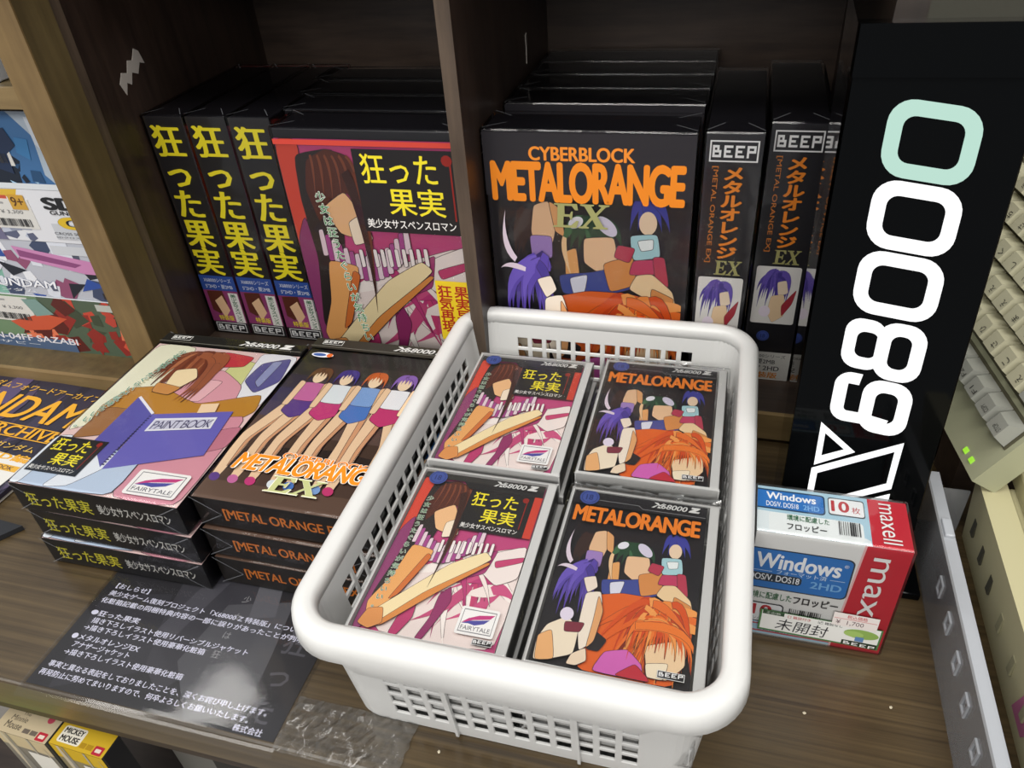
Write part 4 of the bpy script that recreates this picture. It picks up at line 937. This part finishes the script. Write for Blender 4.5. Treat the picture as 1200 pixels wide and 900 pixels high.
def p1(a):
    a.rect(0, 0, 1, 1, '#aab7c4'); a.poly([(0, 0), (.72, 0), (.8, .3), (.78, .8), (.84, 1), (0, 1)], '#3f6c9c'); shards(a, ['#1f2f4c', '#5f97c4', '#24496f', '#9fc4de', '#16202f', '#3c78ac'], 46, 1, .1, .76)
    a.rect(.0, .92, 1, 1, '#d7dce0'); a.poly([(.8, .06), (.98, .06), (.98, .7), (.9, .7), (.8, .4)], '#c6cdd6'); a.ell(.885, .33, .06, .26, '#3c5f86', n=28); a.ell(.885, .33, .052, .225, '#c9d6e2', n=28); a.ell(.885, .33, .046, .2, '#3c5f86', n=28)
    a.poly([(.865, .5), (.885, .18), (.905, .5), (.895, .5), (.885, .34), (.875, .5)], '#dfe7ee'); a.poly([(.855, .32), (.915, .32), (.915, .37), (.855, .37)], '#dfe7ee'); a.rect(.955, .76, .995, .96, '#3f86c8'); a.text('B', .96, .8, .99, .92, '#f0f4f8', .02)
def p2(a):
    a.rect(0, 0, 1, 1, '#dcdde2'); a.poly([(0, .05), (.62, .0), (.6, .14), (0, .2)], '#d9b23a'); a.poly([(0, .18), (.55, .12), (.55, .2), (0, .26)], '#c0503a'); shards(a, ['#8f95a8', '#6d6a86', '#b9bfd0', '#c79a4a', '#5a5f78'], 36, 2, 0, .6)
    a.rect(.72, .62, 1, .92, '#c3c6cc'); a.text('SD', .72, .12, .9, .36, '#1d1d20', .06); a.text('GUNDAM', .74, .37, .92, .45, '#2a2a2e', .02); a.text('CS', .76, .48, .94, .72, '#d9b52a', .08, 0, .9, outline='#1d1d20', ow=.05); a.text('CROSS SILHOUETTE', .72, .78, .98, .83, '#4a4a50'); a.text('SDクロスシルエット', .72, .86, .98, .9, '#6a6a70')
    a.rect(.56, .1, .64, .38, '#c89a3a'); a.text('9+', .57, .14, .63, .32, '#5a3a1a', .02)
def p3(a):
    a.rect(0, 0, 1, 1, '#b9bcc6'); a.poly([(0, 0), (.4, 0), (.34, 1), (0, 1)], '#7fb0a0'); shards(a, ['#3f4a66', '#e6e8ee', '#c8a23c', '#2f4f9c', '#d8dce6', '#8f4f6f', '#54586a', '#20242f'], 40, 3, .1, .9)
    a.poly([(.48, .1), (.86, .3), (.98, .52), (.8, .52), (.5, .32)], '#c886b4'); a.poly([(.5, .16), (.8, .36), (.76, .42), (.5, .28)], '#8a4a7a'); a.rect(.68, .05, .98, .2, '#c9ccd2'); a.text('93ff νGUNDAM', .05, .7, .62, .84, '#f1f3f8', .02, .1, outline='#3a4a78', ow=.03); a.text('ニューガンダム', .05, .88, .5, .94, '#e8ebf2'); a.rect(.84, .85, .98, .96, '#2a2a30')
def p4(a):
    a.rect(0, 0, 1, 1, '#6f8a6a'); a.poly([(.5, 0), (1, 0), (1, 1), (.6, 1)], '#50604e'); shards(a, ['#b8463a', '#d0553f', '#8f2f2a', '#e07a58', '#5a2320', '#c44a3a', '#3f4a3a'], 44, 4, .35, .98); a.poly([(.3, .5), (.5, .3), (.62, .36), (.5, .6), (.36, .66)], '#c8573a'); a.poly([(.42, .06), (.5, .04), (.56, .3), (.46, .36)], '#7c9a94')
    a.rect(0, .78, .6, 1, '#4f6484'); a.text('MSN-04FF SAZABI', .08, .74, .62, .86, '#e6e4ea', .02, .1); a.text('サザビー', .1, .89, .4, .95, '#dfe3ea'); a.rect(.8, .04, .99, .16, '#b9bdb6'); a.rect(.02, .5, .1, .78, '#2b3a3a')
kx0, kx1 = -.80, -.556
t, _ = kit('model_kit_box', 'wide model kit box with red shards, bottom of the stack on the rack', kx0, kx1, .530, .020, .0865, .2, p4); tagl(t, .035, .064)
t, _ = kit('model_kit_box', 'model kit box with pale shards and pink streak, second from bottom on the rack', kx0 + .006, kx1 + .004, .532, .0870, .1500, .2, p3); 
t, _ = kit('model_kit_box', 'white model kit box with black and gold lettering, third from bottom on the rack', kx0 + .02, kx1 + .006, .5315, .1505, .2035, .2, p2); tagl(t, .075, .043)
t, _ = kit('model_kit_box', 'blue and silver model kit box with round badge, top of the stack on the rack', kx0 + .03, kx1 + .008, .532, .2040, .2750, .2, p1); tagl(t, .075, .056, .07, .034)
def p5(a): a.rect(0, 0, 1, 1, '#5b86b4'); shards(a, ['#35618f', '#86aed2', '#e6ecf2'], 18, 8); a.rect(0, .86, 1, 1, '#dcdfe2')
kit('model_kit_box', 'blue box on the rack upper board at the top left corner', -.88, -.587, .52, .3025, .40, .2, p5)

# ------------------------------------------------------------------ magazine and leaflets at left
t = thing('magazine', 'dark magazine with large gold title lying left of the game stack', 'magazine', (-.575, .486, .0006), -.055)
m = MB(); m.box((-.19, -.235, .0035), (0, 0, .0075), ink('#2b2838')); m.box((-.1885, -.2335, .0005), (-.001, -.001, .0035), PAPER); m.build('pages', t)
a = Art((-.19, 0, .0075), (1, 0, 0), (0, -1, 0), .19, .235); a.rect(0, 0, 1, 1, '#2d2a3a'); shards(a, ['#3a3448', '#4a3f58', '#24212f', '#55486a'], 40, 6)
a.text('ガンダムフォワードアーカイブ', .1, .04, .95, .085, '#d8a63c', .01); a.text('GUNDAM', .0, .11, .97, .26, '#e0a42c', .02, .15); a.text('CARD ARCHIVE', .1, .29, .97, .35, '#e0a42c', .02, .05); a.rect(.52, .285, .975, .29, '#e0a42c'); a.rect(.52, .352, .975, .357, '#e0a42c')
a.text('機動戦士ガンダム', .4, .385, .92, .42, '#d8b04c', .01); a.text('SEED編', .62, .435, .95, .475, '#e0a42c', .03); a.rect(.76, .495, .95, .525, '#d8a63c'); a.text('BOOK', .8, .5, .92, .52, '#2d2a3a', .01)
a.done('cover_print', t)
t = thing('paper_leaflet', 'white price leaflet lying on the dark magazine', 'leaflet', (-.628, .335, .0084), -.12)
m = MB(); m.box((-.09, -.02, 0), (.035, .05, .0006), PAPER); m.build('sheet', t)
a = Art((-.09, .05, .0006), (1, 0, 0), (0, -1, 0), .125, .07); 
for i in range(4): a.rect(.3, .2 + i * .13, .3 + .5 - .1 * i, .22 + i * .13, '#a8a8aa')
for i in range(18): a.rect(.5 + i * .016, .72, .5 + i * .016 + .008, .88, '#4a4a4c')
a.done('leaflet_print', t)
t = thing('magazine', 'dark glossy magazine with coloured lights at the left edge, nearest the table front', 'magazine', (-.536, .247, .0005), -.03)
m = MB(); m.box((-.2, -.012, .0), (-.003, .0, .004), PAPER); m.box((-.2, -.05, 0), (-.03, 0, .005), ink('#23242a')); m.build('pages', t)
bpy.data.objects.remove(t.children[0]); 
m = MB(); m.prism([(-.2, -.012), (-.06, -.012), (-.004, .066), (-.2, .075)], lambda p, d: (p[0], p[1], d), 0, .0045, ink('#1f2126')); m.build('pages', t)
a = Art((-.2, .075, .0045), (1, 0, 0), (0, -1, 0), .2, .087); r = random.Random(12)
for i in range(26):
    u = r.uniform(.35, .92); v = r.uniform(.15, .85)
    if u < .7 + .28 * (1 - v) - .06: a.ell(u, v, .012, .02, r.choice(['#6fae7a', '#c05a4a', '#d8c07a', '#3f7a5a', '#e0e0d8']), n=8)
a.done('cover_print', t)

# ------------------------------------------------------------------ toy boxes on the lower shelf
def toy(label, loc, rz, w_, d_, h_, body, top, lines, logo):
    t = thing('toy_box', label, 'toy box', loc, rz)
    m = MB(); m.bbox((0, 0, 0), (w_, d_, h_), .0015, ink(body)); m.build('carton', t)
    a = Art((0, d_, h_), (1, 0, 0), (0, -1, 0), w_, d_); a.rect(0, 0, 1, 1, top); lines(a); a.rrect(.78, .62, .95, .96, .02, '#b8283a'); a.rrect(.815, .72, .915, .86, .01, '#e8d8c8'); a.done('lid_print', t)
    a = Art((0, 0, h_), (1, 0, 0), (0, 0, -1), w_, h_); a.rect(0, 0, 1, .06, top); a.rect(0, .06, 1, 1, logo); shards(a, ['#d9cfc0', '#a9a49a', '#8d8a84', '#c4b9a4'], 20, 21); a.rect(.45, .07, .92, .2, '#e4e2dc'); 
    for i in range(14): a.rect(.5 + i * .026, .15, .5 + i * .026 + .012, .19, '#3a3a3c')
    a.done('front_print', t)
def lm(a):
    a.text('The', .3, .08, .44, .2, '#4a3f36'); a.text('Minnie', .16, .26, .46, .48, '#3c332c', 0, .1); a.text('Mouse', .14, .52, .44, .8, '#3c332c', .01); a.rect(.5, .66, .62, .84, '#6d6358'); a.rect(.64, .66, .76, .84, '#6d6358'); a.ell(.82, .12, .06, .14, '#b8485a')
def lk(a):
    a.rrect(.08, .2, .5, .86, .04, '#e9e4d4'); a.text('MICKEY', .11, .26, .47, .48, '#2a2622', .04); a.text('MOUSE', .12, .56, .46, .8, '#2a2622', .04); a.rect(.52, .66, .62, .86, '#b08a1c'); a.rect(.64, .66, .75, .86, '#b08a1c')
toy('cream topped toy box on the lower shelf at the bottom left', (-.5185, .1975, -.42), -.03, .052, .02, .32, '#4b4a44', '#c4b494', lm, '#7d7a74')
toy('yellow topped toy box on the lower shelf beside the grey upright', (-.4645, .1980, -.42), -.03, .0505, .02, .32, '#2a2a2c', '#d0ac2a', lk, '#8a8064')
t = thing('toy_box', 'yellow and red edged box at the lowest left corner of the photo', 'toy box', (-.585, .130, -.42), -.12)
m = MB(); m.bbox((-.06, 0, 0), (.07, .055, .26), .004, ink('#d8b82c')); m.build('carton', t)
a = Art((-.06, 0.055, .26), (1, 0, 0), (0, -1, 0), .13, .055); a.rrect(.02, .04, .98, .96, .02, '#b8323a'); a.rrect(.04, .1, .96, .9, .02, '#d8b82c'); a.rrect(.3, .3, .9, .8, .02, '#5a9a4a'); a.done('lid_print', t)

# ------------------------------------------------------------------ specks on the table
crumb = None
for x, y, q in ((.075, .285, .4), (.125, .30, 1.2), (-.135, .212, 2.0), (-.07, .200, .3), (.105, .232, 2.6)):
    if crumb is None:
        m = MB(); bm = bmesh.new(); bmesh.ops.create_icosphere(bm, subdivisions=1, radius=.0011)
        rr_ = random.Random(3)
        for v in bm.verts: v.co = Vector((v.co.x * rr_.uniform(.7, 1.5), v.co.y * rr_.uniform(.6, 1.2), max(-.0005, v.co.z * .6) + .0005))
        m.bm(bm, ink('#c9bfa6')); crumb = o = m.build('crumb'); tag(o, 'tiny pale crumb lying on the bare brown table top', 'crumb', 'crumbs on the table top')
    else: o = crumb.copy(); C.objects.link(o)
    o.location = (x, y, 0); o.rotation_euler = (0, 0, q)
